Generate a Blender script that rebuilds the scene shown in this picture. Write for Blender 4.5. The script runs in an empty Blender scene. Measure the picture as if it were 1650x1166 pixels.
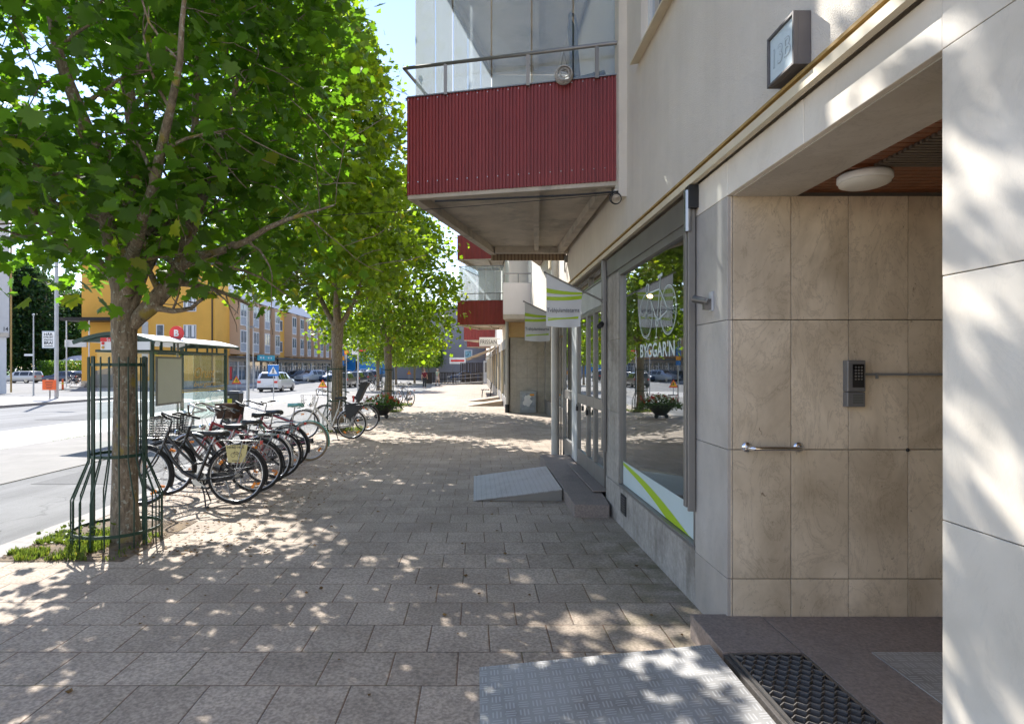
import bpy, math, random
import numpy as np
from mathutils import Vector, Matrix, noise
random.seed(11)
PI = math.pi
scene = bpy.context.scene
C = scene.collection
ZC = 1.56            # camera height
def gz(y):           # the street falls gently away from the camera
    y = max(-60.0, min(55.0, y)); return -0.0084 * y
# ------------------------------------------------------------------ materials
def nodes(name):
    m = bpy.data.materials.new(name); m.use_nodes = True
    nt = m.node_tree; nt.nodes.clear()
    return m, nt.nodes, nt.links
def N(ns, t, **kw):
    n = ns.new(t)
    for k, v in kw.items():
        if k.startswith('i_'): n.inputs[k[2:].replace('_', ' ')].default_value = v
        else: setattr(n, k, v)
    return n
def c4(c): return (c[0], c[1], c[2], 1.0)
def ramp(ns, pts, interp='LINEAR'):
    r = ns.new('ShaderNodeValToRGB'); r.color_ramp.interpolation = interp
    e = r.color_ramp.elements
    e[0].position, e[0].color = pts[0][0], c4(pts[0][1])
    e[1].position, e[1].color = pts[-1][0], c4(pts[-1][1])
    for p, c in pts[1:-1]:
        q = e.new(p); q.color = c4(c)
    return r
def mix(ns, ls, a, b, fac, mode='MIX'):
    m = ns.new('ShaderNodeMix'); m.data_type = 'RGBA'; m.blend_type = mode
    for s, k in ((fac, 0), (a, 6), (b, 7)):
        if hasattr(s, 'links'): ls.new(s, m.inputs[k])
        elif k == 0: m.inputs[0].default_value = s
        else: m.inputs[k].default_value = c4(s)
    return m.outputs[2]
MC = {}
def mat(name, col, rough=.55, metal=0.0, var=.12, vs=3.0, bump=0.0, bs=60.0, spec=.5, coat=0.0, dirt=None, ds=1.4, streak=0.0):
    """plain surface: colour with cloudy variation, optional stains and fine bump"""
    if name in MC: return MC[name]
    m, ns, ls = nodes(name)
    out = N(ns, 'ShaderNodeOutputMaterial'); p = N(ns, 'ShaderNodeBsdfPrincipled')
    p.inputs['Roughness'].default_value = rough; p.inputs['Metallic'].default_value = metal
    p.inputs['Specular IOR Level'].default_value = spec; p.inputs['Coat Weight'].default_value = coat
    tc = N(ns, 'ShaderNodeTexCoord')
    if var or dirt:
        nz = N(ns, 'ShaderNodeTexNoise'); nz.inputs['Scale'].default_value = vs; nz.inputs['Detail'].default_value = 6
        nz.inputs['Roughness'].default_value = .65
        ls.new(tc.outputs['Object'], nz.inputs['Vector'])
        r = ramp(ns, [(.3, [c * (1 - var) for c in col]), (.7, [min(1, c * (1 + var)) for c in col])])
        ls.new(nz.outputs['Fac'], r.inputs['Fac']); cc = r.outputs['Color']
        if dirt:
            n2 = N(ns, 'ShaderNodeTexNoise'); n2.inputs['Scale'].default_value = ds; n2.inputs['Detail'].default_value = 9
            n2.inputs['Roughness'].default_value = .7
            ls.new(tc.outputs['Object'], n2.inputs['Vector'])
            r2 = ramp(ns, [(.5, (0, 0, 0)), (.72, (1, 1, 1))]); ls.new(n2.outputs['Fac'], r2.inputs['Fac'])
            cc = mix(ns, ls, cc, dirt, r2.outputs['Color'])
        if streak:
            mp = N(ns, 'ShaderNodeMapping'); mp.inputs['Scale'].default_value = (5, 5, .35); ls.new(tc.outputs['Object'], mp.inputs[0])
            n3 = N(ns, 'ShaderNodeTexNoise'); n3.inputs['Scale'].default_value = 1.6; n3.inputs['Detail'].default_value = 7; n3.inputs['Roughness'].default_value = .65; ls.new(mp.outputs[0], n3.inputs[0])
            r3 = ramp(ns, [(.42, (1, 1, 1)), (.62, (1 - streak, 1 - streak, 1 - streak * 1.1)), (.75, (1 - streak * 1.6,) * 3)]); ls.new(n3.outputs[0], r3.inputs[0]); cc = mix(ns, ls, cc, r3.outputs[0], 1.0, 'MULTIPLY')
        ls.new(cc, p.inputs['Base Color'])
    else: p.inputs['Base Color'].default_value = c4(col)
    if bump:
        nb = N(ns, 'ShaderNodeTexNoise'); nb.inputs['Scale'].default_value = bs; nb.inputs['Detail'].default_value = 4
        ls.new(tc.outputs['Object'], nb.inputs['Vector'])
        b = N(ns, 'ShaderNodeBump'); b.inputs['Strength'].default_value = bump; b.inputs['Distance'].default_value = .01
        ls.new(nb.outputs['Fac'], b.inputs['Height']); ls.new(b.outputs['Normal'], p.inputs['Normal'])
    ls.new(p.outputs[0], out.inputs[0]); MC[name] = m
    return m
def glass(name, tint=(.8, .9, .88), ior=1.5, rough=0.0, milky=0.0, mcol=(.8, .85, .85), boost=1.0):
    if name in MC: return MC[name]
    m, ns, ls = nodes(name)
    out = N(ns, 'ShaderNodeOutputMaterial'); t = N(ns, 'ShaderNodeBsdfTransparent'); t.inputs[0].default_value = c4(tint)
    g = N(ns, 'ShaderNodeBsdfGlossy'); g.inputs['Roughness'].default_value = rough; g.inputs[0].default_value = (.95, .98, 1, 1)
    f = N(ns, 'ShaderNodeFresnel'); f.inputs[0].default_value = ior
    mu = N(ns, 'ShaderNodeMath', operation='MULTIPLY', use_clamp=True); mu.inputs[1].default_value = boost; ls.new(f.outputs[0], mu.inputs[0])
    gb = N(ns, 'ShaderNodeNewGeometry'); iv = N(ns, 'ShaderNodeMath', operation='SUBTRACT'); iv.inputs[0].default_value = 1.0; ls.new(gb.outputs['Backfacing'], iv.inputs[1])
    mb2 = N(ns, 'ShaderNodeMath', operation='MULTIPLY'); ls.new(mu.outputs[0], mb2.inputs[0]); ls.new(iv.outputs[0], mb2.inputs[1]); mu = mb2
    base = t.outputs[0]
    if milky:
        tr = N(ns, 'ShaderNodeBsdfTranslucent'); tr.inputs[0].default_value = c4(mcol)
        df = N(ns, 'ShaderNodeBsdfDiffuse'); df.inputs[0].default_value = c4(mcol)
        a = N(ns, 'ShaderNodeAddShader'); mm = N(ns, 'ShaderNodeMixShader'); mm.inputs[0].default_value = .5
        ls.new(tr.outputs[0], mm.inputs[1]); ls.new(df.outputs[0], mm.inputs[2])
        m2 = N(ns, 'ShaderNodeMixShader'); m2.inputs[0].default_value = milky
        ls.new(t.outputs[0], m2.inputs[1]); ls.new(mm.outputs[0], m2.inputs[2]); base = m2.outputs[0]
    x = N(ns, 'ShaderNodeMixShader'); ls.new(mu.outputs[0], x.inputs[0]); ls.new(base, x.inputs[1]); ls.new(g.outputs[0], x.inputs[2])
    ls.new(x.outputs[0], out.inputs[0]); MC[name] = m
    return m
def emit(name, col, s):
    m, ns, ls = nodes(name); out = N(ns, 'ShaderNodeOutputMaterial'); e = N(ns, 'ShaderNodeEmission')
    e.inputs[0].default_value = c4(col); e.inputs[1].default_value = s; ls.new(e.outputs[0], out.inputs[0]); return m
def leafmat(name, dark, light, trans, yel=(.35, .33, .03)):
    m, ns, ls = nodes(name); out = N(ns, 'ShaderNodeOutputMaterial')
    g = N(ns, 'ShaderNodeNewGeometry')
    mid = [(a + b) / 2 for a, b in zip(dark, light)]
    r = ramp(ns, [(0, dark), (.55, mid), (.95, light), (.985, light), (1, yel)]); ls.new(g.outputs['Random Per Island'], r.inputs[0])
    t2 = ramp(ns, [(0, [c * .7 for c in trans]), (.9, trans), (1, [trans[0] * 1.6, trans[1] * 1.0, trans[2]])]); ls.new(g.outputs['Random Per Island'], t2.inputs[0])
    p = N(ns, 'ShaderNodeBsdfPrincipled'); p.inputs['Roughness'].default_value = .42; p.inputs['Specular IOR Level'].default_value = .45
    ls.new(r.outputs[0], p.inputs['Base Color'])
    t = N(ns, 'ShaderNodeBsdfTranslucent'); ls.new(t2.outputs[0], t.inputs[0])
    x = N(ns, 'ShaderNodeMixShader'); x.inputs[0].default_value = .58
    ls.new(p.outputs[0], x.inputs[1]); ls.new(t.outputs[0], x.inputs[2]); ls.new(x.outputs[0], out.inputs[0])
    return m
def paving():
    m, ns, ls = nodes('paving slabs'); out = N(ns, 'ShaderNodeOutputMaterial'); p = N(ns, 'ShaderNodeBsdfPrincipled')
    tc = N(ns, 'ShaderNodeTexCoord'); mp = N(ns, 'ShaderNodeMapping'); ls.new(tc.outputs['Object'], mp.inputs[0])
    mp.inputs['Location'].default_value = (PVX, PVY, 0)
    # slight wobble so that joints are not ruler straight
    wn = N(ns, 'ShaderNodeTexNoise'); wn.inputs['Scale'].default_value = 2.2; ls.new(tc.outputs['Object'], wn.inputs[0])
    wa = N(ns, 'ShaderNodeVectorMath', operation='SCALE'); wa.inputs['Scale'].default_value = .012
    ws = N(ns, 'ShaderNodeVectorMath', operation='SUBTRACT'); ws.inputs[1].default_value = (.5, .5, .5)
    ls.new(wn.outputs['Color'], ws.inputs[0]); ls.new(ws.outputs[0], wa.inputs[0])
    va = N(ns, 'ShaderNodeVectorMath', operation='ADD'); ls.new(mp.outputs[0], va.inputs[0]); ls.new(wa.outputs[0], va.inputs[1])
    def brick(mortar, smooth):
        b = N(ns, 'ShaderNodeTexBrick'); b.offset = .5; b.offset_frequency = 2; b.squash = 1
        for k, v in (('Scale', 1.0), ('Mortar Size', mortar), ('Mortar Smooth', smooth), ('Bias', 0.0), ('Brick Width', .35), ('Row Height', .35)):
            b.inputs[k].default_value = v
        b.inputs['Color1'].default_value = (0, 0, 0, 1); b.inputs['Color2'].default_value = (1, 1, 1, 1); b.inputs['Mortar'].default_value = (.5, .5, .5, 1)
        ls.new(va.outputs[0], b.inputs['Vector']); return b
    b = brick(.0036, .5)
    tone = ramp(ns, [(0, (.39, .316, .245)), (.3, (.425, .346, .268)), (.6, (.45, .366, .285)), (.9, (.475, .39, .305)), (1, (.46, .375, .295))])
    ls.new(b.outputs['Color'], tone.inputs[0])
    sp = N(ns, 'ShaderNodeTexVoronoi'); sp.inputs['Scale'].default_value = 85; ls.new(tc.outputs['Object'], sp.inputs[0])
    n3 = N(ns, 'ShaderNodeTexNoise'); n3.inputs['Scale'].default_value = 60; n3.inputs['Detail'].default_value = 5; ls.new(tc.outputs['Object'], n3.inputs[0])
    spr = ramp(ns, [(.36, (0, 0, 0)), (.5, (.45, .45, .45)), (.66, (.9, .9, .9))]); ls.new(n3.outputs[0], spr.inputs[0])
    c1 = mix(ns, ls, tone.outputs[0], spr.outputs[0], .3, 'OVERLAY')
    chip = ramp(ns, [(0, (1, 1, 1)), (.12, (0, 0, 0)), (1, (0, 0, 0))]); ls.new(sp.outputs['Distance'], chip.inputs[0])
    hv = ramp(ns, [(.45, (0, 0, 0)), (.6, (1, 1, 1))]); ls.new(sp.outputs['Color'], hv.inputs[0])
    cm = N(ns, 'ShaderNodeMath', operation='MULTIPLY'); ls.new(chip.outputs[0], cm.inputs[0]); ls.new(hv.outputs[0], cm.inputs[1])
    c2 = mix(ns, ls, c1, (.07, .055, .05), cm.outputs[0])
    # large stains, and moss by the house wall
    n4 = N(ns, 'ShaderNodeTexNoise'); n4.inputs['Scale'].default_value = 1.3; n4.inputs['Detail'].default_value = 8; n4.inputs['Roughness'].default_value = .7
    ls.new(tc.outputs['Object'], n4.inputs[0])
    st = ramp(ns, [(.35, (.72, .70, .68)), (.65, (1.12, 1.12, 1.12))]); ls.new(n4.outputs[0], st.inputs[0])
    c3 = mix(ns, ls, c2, st.outputs[0], .8, 'MULTIPLY')
    sx = N(ns, 'ShaderNodeSeparateXYZ'); ls.new(tc.outputs['Object'], sx.inputs[0])
    mr = N(ns, 'ShaderNodeMapRange'); mr.inputs['From Min'].default_value = .55; mr.inputs['From Max'].default_value = 1.4; ls.new(sx.outputs[0], mr.inputs[0])
    my = N(ns, 'ShaderNodeMapRange'); my.inputs['From Min'].default_value = 6.5; my.inputs['From Max'].default_value = 5.0; ls.new(sx.outputs[1], my.inputs[0])
    mm = N(ns, 'ShaderNodeMath', operation='MULTIPLY'); ls.new(mr.outputs[0], mm.inputs[0]); ls.new(my.outputs[0], mm.inputs[1])
    n5 = N(ns, 'ShaderNodeTexNoise'); n5.inputs['Scale'].default_value = 5; n5.inputs['Detail'].default_value = 7; ls.new(tc.outputs['Object'], n5.inputs[0])
    m5 = ramp(ns, [(.38, (0, 0, 0)), (.62, (1, 1, 1))]); ls.new(n5.outputs[0], m5.inputs[0])
    m6 = N(ns, 'ShaderNodeMath', operation='MULTIPLY'); ls.new(mm.outputs[0], m6.inputs[0]); ls.new(m5.outputs[0], m6.inputs[1])
    m7 = N(ns, 'ShaderNodeMath', operation='MULTIPLY'); ls.new(m6.outputs[0], m7.inputs[0]); m7.inputs[1].default_value = .75
    c3 = mix(ns, ls, c3, (.14, .125, .055), m7.outputs[0])
    gv = N(ns, 'ShaderNodeTexVoronoi'); gv.inputs['Scale'].default_value = 1.9; gv.inputs['Randomness'].default_value = 1.0; ls.new(tc.outputs['Object'], gv.inputs[0])
    gr = ramp(ns, [(0, (.55, .55, .55)), (.022, (.5, .5, .5)), (.034, (0, 0, 0)), (1, (0, 0, 0))]); ls.new(gv.outputs['Distance'], gr.inputs[0])
    c3 = mix(ns, ls, c3, (.10, .085, .075), gr.outputs[0])
    # joints: dark sand, rust-brown litter, moss
    jn = N(ns, 'ShaderNodeTexNoise'); jn.inputs['Scale'].default_value = 3.5; jn.inputs['Detail'].default_value = 5; ls.new(tc.outputs['Object'], jn.inputs[0])
    jr = ramp(ns, [(.35, (.09, .07, .055)), (.5, (.19, .095, .045)), (.6, (.15, .11, .05)), (.7, (.09, .10, .035))]); ls.new(jn.outputs[0], jr.inputs[0])
    c5 = mix(ns, ls, c3, jr.outputs[0], b.outputs['Fac'])
    ls.new(c5, p.inputs['Base Color']); p.inputs['Roughness'].default_value = .82
    b2 = brick(.007, .6)
    iv = N(ns, 'ShaderNodeMath', operation='MULTIPLY_ADD'); ls.new(b2.outputs['Fac'], iv.inputs[0]); iv.inputs[1].default_value = -1.0; iv.inputs[2].default_value = 1.0
    ad = N(ns, 'ShaderNodeMath', operation='MULTIPLY_ADD'); ls.new(n3.outputs[0], ad.inputs[0]); ad.inputs[1].default_value = .22; ls.new(iv.outputs[0], ad.inputs[2])
    a2 = N(ns, 'ShaderNodeMath', operation='MULTIPLY_ADD'); ls.new(b.outputs['Color'], a2.inputs[0]); a2.inputs[1].default_value = .25; ls.new(ad.outputs[0], a2.inputs[2])
    bp = N(ns, 'ShaderNodeBump'); bp.inputs['Strength'].default_value = .7; bp.inputs['Distance'].default_value = .008
    ls.new(a2.outputs[0], bp.inputs['Height']); ls.new(bp.outputs[0], p.inputs['Normal'])
    ls.new(p.outputs[0], out.inputs[0]); return m
PVX, PVY = -.079 + 3.5, -2.93 + 3.5 * 10
def treadplate():
    m, ns, ls = nodes('tread plate'); out = N(ns, 'ShaderNodeOutputMaterial'); p = N(ns, 'ShaderNodeBsdfPrincipled')
    tc = N(ns, 'ShaderNodeTexCoord'); s = N(ns, 'ShaderNodeSeparateXYZ'); ls.new(tc.outputs['Object'], s.inputs[0])
    def M(op, a, b=None, c=None):
        n = N(ns, 'ShaderNodeMath', operation=op)
        for i, q in enumerate((a, b, c)):
            if q is None: continue
            if hasattr(q, 'links'): ls.new(q, n.inputs[i])
            else: n.inputs[i].default_value = q
        return n.outputs[0]
    k = 1 / .062
    u, v = M('MULTIPLY', s.outputs[0], k), M('MULTIPLY', s.outputs[1], k)
    iu, iv = M('FLOOR', u), M('FLOOR', v)
    par = M('MODULO', M('ABSOLUTE', M('ADD', iu, iv)), 2.0)
    fu, fv = M('SUBTRACT', M('FRACT', u), .5), M('SUBTRACT', M('FRACT', v), .5)
    a = M('ADD', M('MULTIPLY', fu, M('SUBTRACT', 1.0, par)), M('MULTIPLY', fv, par))
    b = M('ADD', M('MULTIPLY', fv, M('SUBTRACT', 1.0, par)), M('MULTIPLY', fu, par))
    # three parallel ribs per cell, alternating direction
    rib = M('ABSOLUTE', M('SUBTRACT', M('FRACT', M('ADD', M('MULTIPLY', b, 3.6), .5)), .5))
    inb = M('LESS_THAN', M('ABSOLUTE', b), .42); ina = M('LESS_THAN', M('ABSOLUTE', a), M('SUBTRACT', .44, M('MULTIPLY', M('ABSOLUTE', b), .35)))
    h = M('MULTIPLY', M('MULTIPLY', M('LESS_THAN', rib, .2), inb), ina)
    nz = N(ns, 'ShaderNodeTexNoise'); nz.inputs['Scale'].default_value = 4; nz.inputs['Detail'].default_value = 8; ls.new(tc.outputs['Object'], nz.inputs[0])
    r = ramp(ns, [(.32, (.27, .26, .25)), (.5, (.38, .37, .355)), (.7, (.44, .43, .415))]); ls.new(nz.outputs[0], r.inputs[0])
    c = mix(ns, ls, r.outputs[0], (.62, .62, .62), M('MULTIPLY', h, .6))
    ls.new(c, p.inputs['Base Color']); p.inputs['Metallic'].default_value = .35
    rr = ramp(ns, [(.3, (.38, .38, .38)), (.7, (.6, .6, .6))]); ls.new(nz.outputs[0], rr.inputs[0]); ls.new(rr.outputs[0], p.inputs['Roughness'])
    bp = N(ns, 'ShaderNodeBump'); bp.inputs['Strength'].default_value = .8; bp.inputs['Distance'].default_value = .004
    ls.new(h, bp.inputs['Height']); ls.new(bp.outputs[0], p.inputs['Normal']); ls.new(p.outputs[0], out.inputs[0]); return m
def marble(name, base, alt, vein, vs=2.2, rough=.45, stretch=(1, 1, .45), pits=.5, vein_f=.35):
    m, ns, ls = nodes(name); out = N(ns, 'ShaderNodeOutputMaterial'); p = N(ns, 'ShaderNodeBsdfPrincipled')
    tc = N(ns, 'ShaderNodeTexCoord'); mp = N(ns, 'ShaderNodeMapping'); ls.new(tc.outputs['Object'], mp.inputs[0])
    mp.inputs['Scale'].default_value = stretch; mp.inputs['Rotation'].default_value = (.35, .5, 0)
    gi = N(ns, 'ShaderNodeNewGeometry'); sm_ = N(ns, 'ShaderNodeMath', operation='MULTIPLY'); sm_.inputs[1].default_value = 37.0; ls.new(gi.outputs['Random Per Island'], sm_.inputs[0]); cb = N(ns, 'ShaderNodeCombineXYZ'); [ls.new(sm_.outputs[0], cb.inputs[q]) for q in range(3)]; ls.new(cb.outputs[0], mp.inputs['Location'])
    n1 = N(ns, 'ShaderNodeTexNoise'); n1.inputs['Scale'].default_value = vs; n1.inputs['Detail'].default_value = 9; n1.inputs['Roughness'].default_value = .62; n1.inputs['Distortion'].default_value = 1.1
    ls.new(mp.outputs[0], n1.inputs[0])
    r = ramp(ns, [(.3, alt), (.62, base)]); ls.new(n1.outputs[0], r.inputs[0])
    n2 = N(ns, 'ShaderNodeTexNoise'); n2.inputs['Scale'].default_value = vs * 1.7; n2.inputs['Detail'].default_value = 10; n2.inputs['Roughness'].default_value = .7; n2.inputs['Distortion'].default_value = 2.2
    ls.new(mp.outputs[0], n2.inputs[0])
    ab = N(ns, 'ShaderNodeMath', operation='SUBTRACT'); ab.inputs[1].default_value = .5; ls.new(n2.outputs[0], ab.inputs[0])
    a2 = N(ns, 'ShaderNodeMath', operation='ABSOLUTE'); ls.new(ab.outputs[0], a2.inputs[0])
    vr = ramp(ns, [(0, (1, 1, 1)), (.018, (0, 0, 0)), (1, (0, 0, 0))]); ls.new(a2.outputs[0], vr.inputs[0])
    n3 = N(ns, 'ShaderNodeTexNoise'); n3.inputs['Scale'].default_value = 26; n3.inputs['Detail'].default_value = 6; n3.inputs['Roughness'].default_value = .75; n3.inputs['Distortion'].default_value = .8
    ls.new(mp.outputs[0], n3.inputs[0]); pr = ramp(ns, [(.30, (1, 1, 1)), (.37, (0, 0, 0))]); ls.new(n3.outputs[0], pr.inputs[0])
    vf = N(ns, 'ShaderNodeMath', operation='MULTIPLY'); vf.inputs[1].default_value = vein_f; ls.new(vr.outputs[0], vf.inputs[0])
    pf = N(ns, 'ShaderNodeMath', operation='MULTIPLY'); pf.inputs[1].default_value = pits; ls.new(pr.outputs[0], pf.inputs[0])
    c = mix(ns, ls, mix(ns, ls, r.outputs[0], vein, vf.outputs[0]), vein, pf.outputs[0])
    n4 = N(ns, 'ShaderNodeTexNoise'); n4.inputs['Scale'].default_value = 1.5; n4.inputs['Detail'].default_value = 5; ls.new(tc.outputs['Object'], n4.inputs[0])
    r4 = ramp(ns, [(.33, (.74, .71, .66)), (.65, (1.07, 1.07, 1.07))]); ls.new(n4.outputs[0], r4.inputs[0])
    c = mix(ns, ls, c, r4.outputs[0], .8, 'MULTIPLY')
    r5 = ramp(ns, [(0, (.88, .87, .86)), (1, (1.04, 1.04, 1.04))]); ls.new(gi.outputs['Random Per Island'], r5.inputs[0]); c = mix(ns, ls, c, r5.outputs[0], 1.0, 'MULTIPLY')
    ls.new(c, p.inputs['Base Color']); p.inputs['Roughness'].default_value = rough
    bp = N(ns, 'ShaderNodeBump'); bp.inputs['Strength'].default_value = .25; bp.inputs['Distance'].default_value = .004
    ls.new(n3.outputs[0], bp.inputs['Height']); ls.new(bp.outputs[0], p.inputs['Normal']); ls.new(p.outputs[0], out.inputs[0]); return m
def barkmat():
    m, ns, ls = nodes('bark'); out = N(ns, 'ShaderNodeOutputMaterial'); p = N(ns, 'ShaderNodeBsdfPrincipled')
    tc = N(ns, 'ShaderNodeTexCoord'); mp = N(ns, 'ShaderNodeMapping'); mp.inputs['Scale'].default_value = (1, 1, .28); ls.new(tc.outputs['Object'], mp.inputs[0])
    n1 = N(ns, 'ShaderNodeTexNoise'); n1.inputs['Scale'].default_value = 38; n1.inputs['Detail'].default_value = 8; n1.inputs['Roughness'].default_value = .7; ls.new(mp.outputs[0], n1.inputs[0])
    r = ramp(ns, [(.3, (.07, .054, .038)), (.5, (.21, .165, .115)), (.7, (.34, .28, .205))]); ls.new(n1.outputs[0], r.inputs[0])
    n2 = N(ns, 'ShaderNodeTexNoise'); n2.inputs['Scale'].default_value = 30; n2.inputs['Detail'].default_value = 3; ls.new(tc.outputs['Object'], n2.inputs[0])
    r2 = ramp(ns, [(.60, (0, 0, 0)), (.66, (1, 1, 1))]); ls.new(n2.outputs[0], r2.inputs[0])
    n3 = N(ns, 'ShaderNodeTexNoise'); n3.inputs['Scale'].default_value = 6; n3.inputs['Detail'].default_value = 4; ls.new(tc.outputs['Object'], n3.inputs[0])
    r3 = ramp(ns, [(.60, (0, 0, 0)), (.70, (1, 1, 1))]); ls.new(n3.outputs[0], r3.inputs[0])
    c = mix(ns, ls, mix(ns, ls, r.outputs[0], (.34, .34, .28), r2.outputs[0]), (.28, .22, .05), r3.outputs[0])
    ls.new(c, p.inputs['Base Color']); p.inputs['Roughness'].default_value = .85
    bp = N(ns, 'ShaderNodeBump'); bp.inputs['Strength'].default_value = .9; bp.inputs['Distance'].default_value = .012
    ls.new(n1.outputs[0], bp.inputs['Height']); ls.new(bp.outputs[0], p.inputs['Normal']); ls.new(p.outputs[0], out.inputs[0]); return m
# ------------------------------------------------------------------ mesh builder
def fr(d):
    d = Vector(d).normalized(); a = Vector((0, 0, 1)) if abs(d.z) < .95 else Vector((1, 0, 0))
    u = d.cross(a).normalized(); return u, d.cross(u).normalized()
class MB:
    def __init__(s): s.v = []; s.f = []; s.m = []; s.s = []
    def add(s, vs, fs, m=0, sm=False):
        o = len(s.v); s.v += [tuple(q) for q in vs]
        for f in fs: s.f.append(tuple(i + o for i in f)); s.m.append(m); s.s.append(sm)
        return s
    def box(s, x0, x1, y0, y1, z0, z1, m=0):
        vs = [(x, y, z) for x in (x0, x1) for y in (y0, y1) for z in (z0, z1)]
        return s.add(vs, [(0, 1, 3, 2), (4, 6, 7, 5), (0, 4, 5, 1), (2, 3, 7, 6), (0, 2, 6, 4), (1, 5, 7, 3)], m)
    def hexa(s, b, t, m=0):   # four bottom + four top corners, same order
        n = len(b); vs = list(b) + list(t)
        fs = [tuple(range(n))[::-1], tuple(range(n, 2 * n))] + [(i, (i + 1) % n, n + (i + 1) % n, n + i) for i in range(n)]
        return s.add(vs, fs, m)
    def prism(s, poly, z0, z1, m=0): return s.hexa([(x, y, z0) for x, y in poly], [(x, y, z1) for x, y in poly], m)
    def bar(s, p, q, w, h, m=0, up=(0, 0, 1)):
        p, q = Vector(p), Vector(q); d = (q - p).normalized(); up = Vector(up)
        if abs(d.dot(up)) > .98: up = Vector((0, 1, 0))
        a = d.cross(up).normalized() * w / 2; b = a.cross(d).normalized() * h / 2
        return s.hexa([p - a - b, p + a - b, p + a + b, p - a + b], [q - a - b, q + a - b, q + a + b, q - a + b], m)
    def tube(s, pts, r, n=8, m=0, caps=True, flat=1.0):
        pts = [Vector(p) for p in pts]; k = len(pts)
        rs = r if isinstance(r, (list, tuple)) else [r] * k
        u = None; rings = []
        for i, p in enumerate(pts):
            d = pts[min(i + 1, k - 1)] - pts[max(i - 1, 0)]
            if d.length < 1e-9: d = Vector((0, 0, 1))
            d.normalize()
            if u is None: u, w = fr(d)
            else:
                u = u - d * u.dot(d)
                if u.length < 1e-6: u, w = fr(d)
                u.normalize(); w = d.cross(u)
            rings.append([p + (u * math.cos(2 * PI * j / n) + w * math.sin(2 * PI * j / n) * flat) * rs[i] for j in range(n)])
        vs = [q for rg in rings for q in rg]
        fs = [(i * n + j, i * n + (j + 1) % n, (i + 1) * n + (j + 1) % n, (i + 1) * n + j) for i in range(k - 1) for j in range(n)]
        s.add(vs, fs, m, True)
        if caps:
            s.add(rings[0], [tuple(range(n))[::-1]], m); s.add(rings[-1], [tuple(range(n))], m)
        return s
    def lathe(s, prof, c=(0, 0, 0), n=24, m=0, axis='z', sm=True):
        vs = []
        for r, z in prof:
            for j in range(n):
                a = 2 * PI * j / n; x, y = r * math.cos(a), r * math.sin(a)
                q = {'z': (x, y, z), 'y': (x, z, y), 'x': (z, x, y)}[axis]
                vs.append((q[0] + c[0], q[1] + c[1], q[2] + c[2]))
        k = len(prof)
        fs = [(i * n + j, i * n + (j + 1) % n, (i + 1) * n + (j + 1) % n, (i + 1) * n + j) for i in range(k - 1) for j in range(n)]
        return s.add(vs, fs, m, sm)
    def cyl(s, c, r, h, n=20, m=0, axis='z'):
        s.lathe([(r, 0), (r, h)], c, n, m, axis); s.lathe([(0, 0), (r, 0)], c, n, m, axis, False); return s.lathe([(r, h), (0, h)], c, n, m, axis, False)
    def torus(s, c, R, r, axis='y', n=40, k=8, m=0, a0=0, a1=2 * PI, sx=1.0):
        full = abs(a1 - a0 - 2 * PI) < 1e-6; cnt = n if full else n + 1; vs = []
        for i in range(cnt):
            a = a0 + (a1 - a0) * i / n
            for j in range(k):
                b = 2 * PI * j / k; rr = R + r * math.cos(b); z = r * sx * math.sin(b)
                x, y = rr * math.cos(a), rr * math.sin(a)
                q = {'y': (x, z, y), 'z': (x, y, z), 'x': (z, x, y)}[axis]; vs.append((q[0] + c[0], q[1] + c[1], q[2] + c[2]))
        fs = [(i * k + j, ((i + 1) % cnt) * k + j, ((i + 1) % cnt) * k + (j + 1) % k, i * k + (j + 1) % k) for i in range(n) for j in range(k)]
        return s.add(vs, fs, m, True)
    def sphere(s, c, r, n=16, m=0, sc=(1, 1, 1)):
        k = n // 2; prof = [(r * math.sin(PI * i / k), -r * math.cos(PI * i / k)) for i in range(k + 1)]
        o = len(s.v); s.lathe(prof, (0, 0, 0), n, m)
        for i in range(o, len(s.v)): v = s.v[i]; s.v[i] = (v[0] * sc[0] + c[0], v[1] * sc[1] + c[1], v[2] * sc[2] + c[2])
        return s
    def build(s, name, mats, parent=None, world=False, base=None, bevel=0, seg=2):
        off = Vector((0, 0, 0)); o = parent
        if world:
            while o is not None: off += o.location; o = o.parent
        if base is not None: off = Vector(base)
        me = bpy.data.meshes.new(name)
        me.from_pydata([(v[0] - off.x, v[1] - off.y, v[2] - off.z) for v in s.v], [], s.f)
        for mm in (mats if isinstance(mats, (list, tuple)) else [mats]): me.materials.append(mm)
        me.polygons.foreach_set('material_index', s.m); me.polygons.foreach_set('use_smooth', s.s); me.update()
        ob = bpy.data.objects.new(name, me); C.objects.link(ob); ob.parent = parent
        if base is not None: ob.location = off
        if bevel:
            b = ob.modifiers.new('b', 'BEVEL'); b.width = bevel; b.segments = seg; b.limit_method = 'ANGLE'
        return ob
def tag(o, label=None, cat=None, group=None, kind=None):
    if label: o['label'] = label
    if cat: o['category'] = cat
    if group: o['group'] = group
    if kind: o['kind'] = kind
    return o
def T(name, label, cat, loc=(0, 0, 0), rz=0.0, group=None, rx=0.0):
    o = bpy.data.objects.new(name, None); o.empty_display_size = .2; C.objects.link(o)
    o.location = loc; o.rotation_euler = (rx, 0, rz)
    return tag(o, label, cat, group)
def dup(root, loc, rz, label, group=None, scale=1.0, rx=0.0):
    r = root.copy(); C.objects.link(r); r.location = loc; r.rotation_euler = (rx, 0, rz); r.scale = (scale,) * 3
    if label: r['label'] = label
    if group: r['group'] = group
    for ch in list(root.children):
        c = ch.copy(); C.objects.link(c); c.parent = r
        for g in list(ch.children):
            d = g.copy(); C.objects.link(d); d.parent = c
    return r
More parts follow.
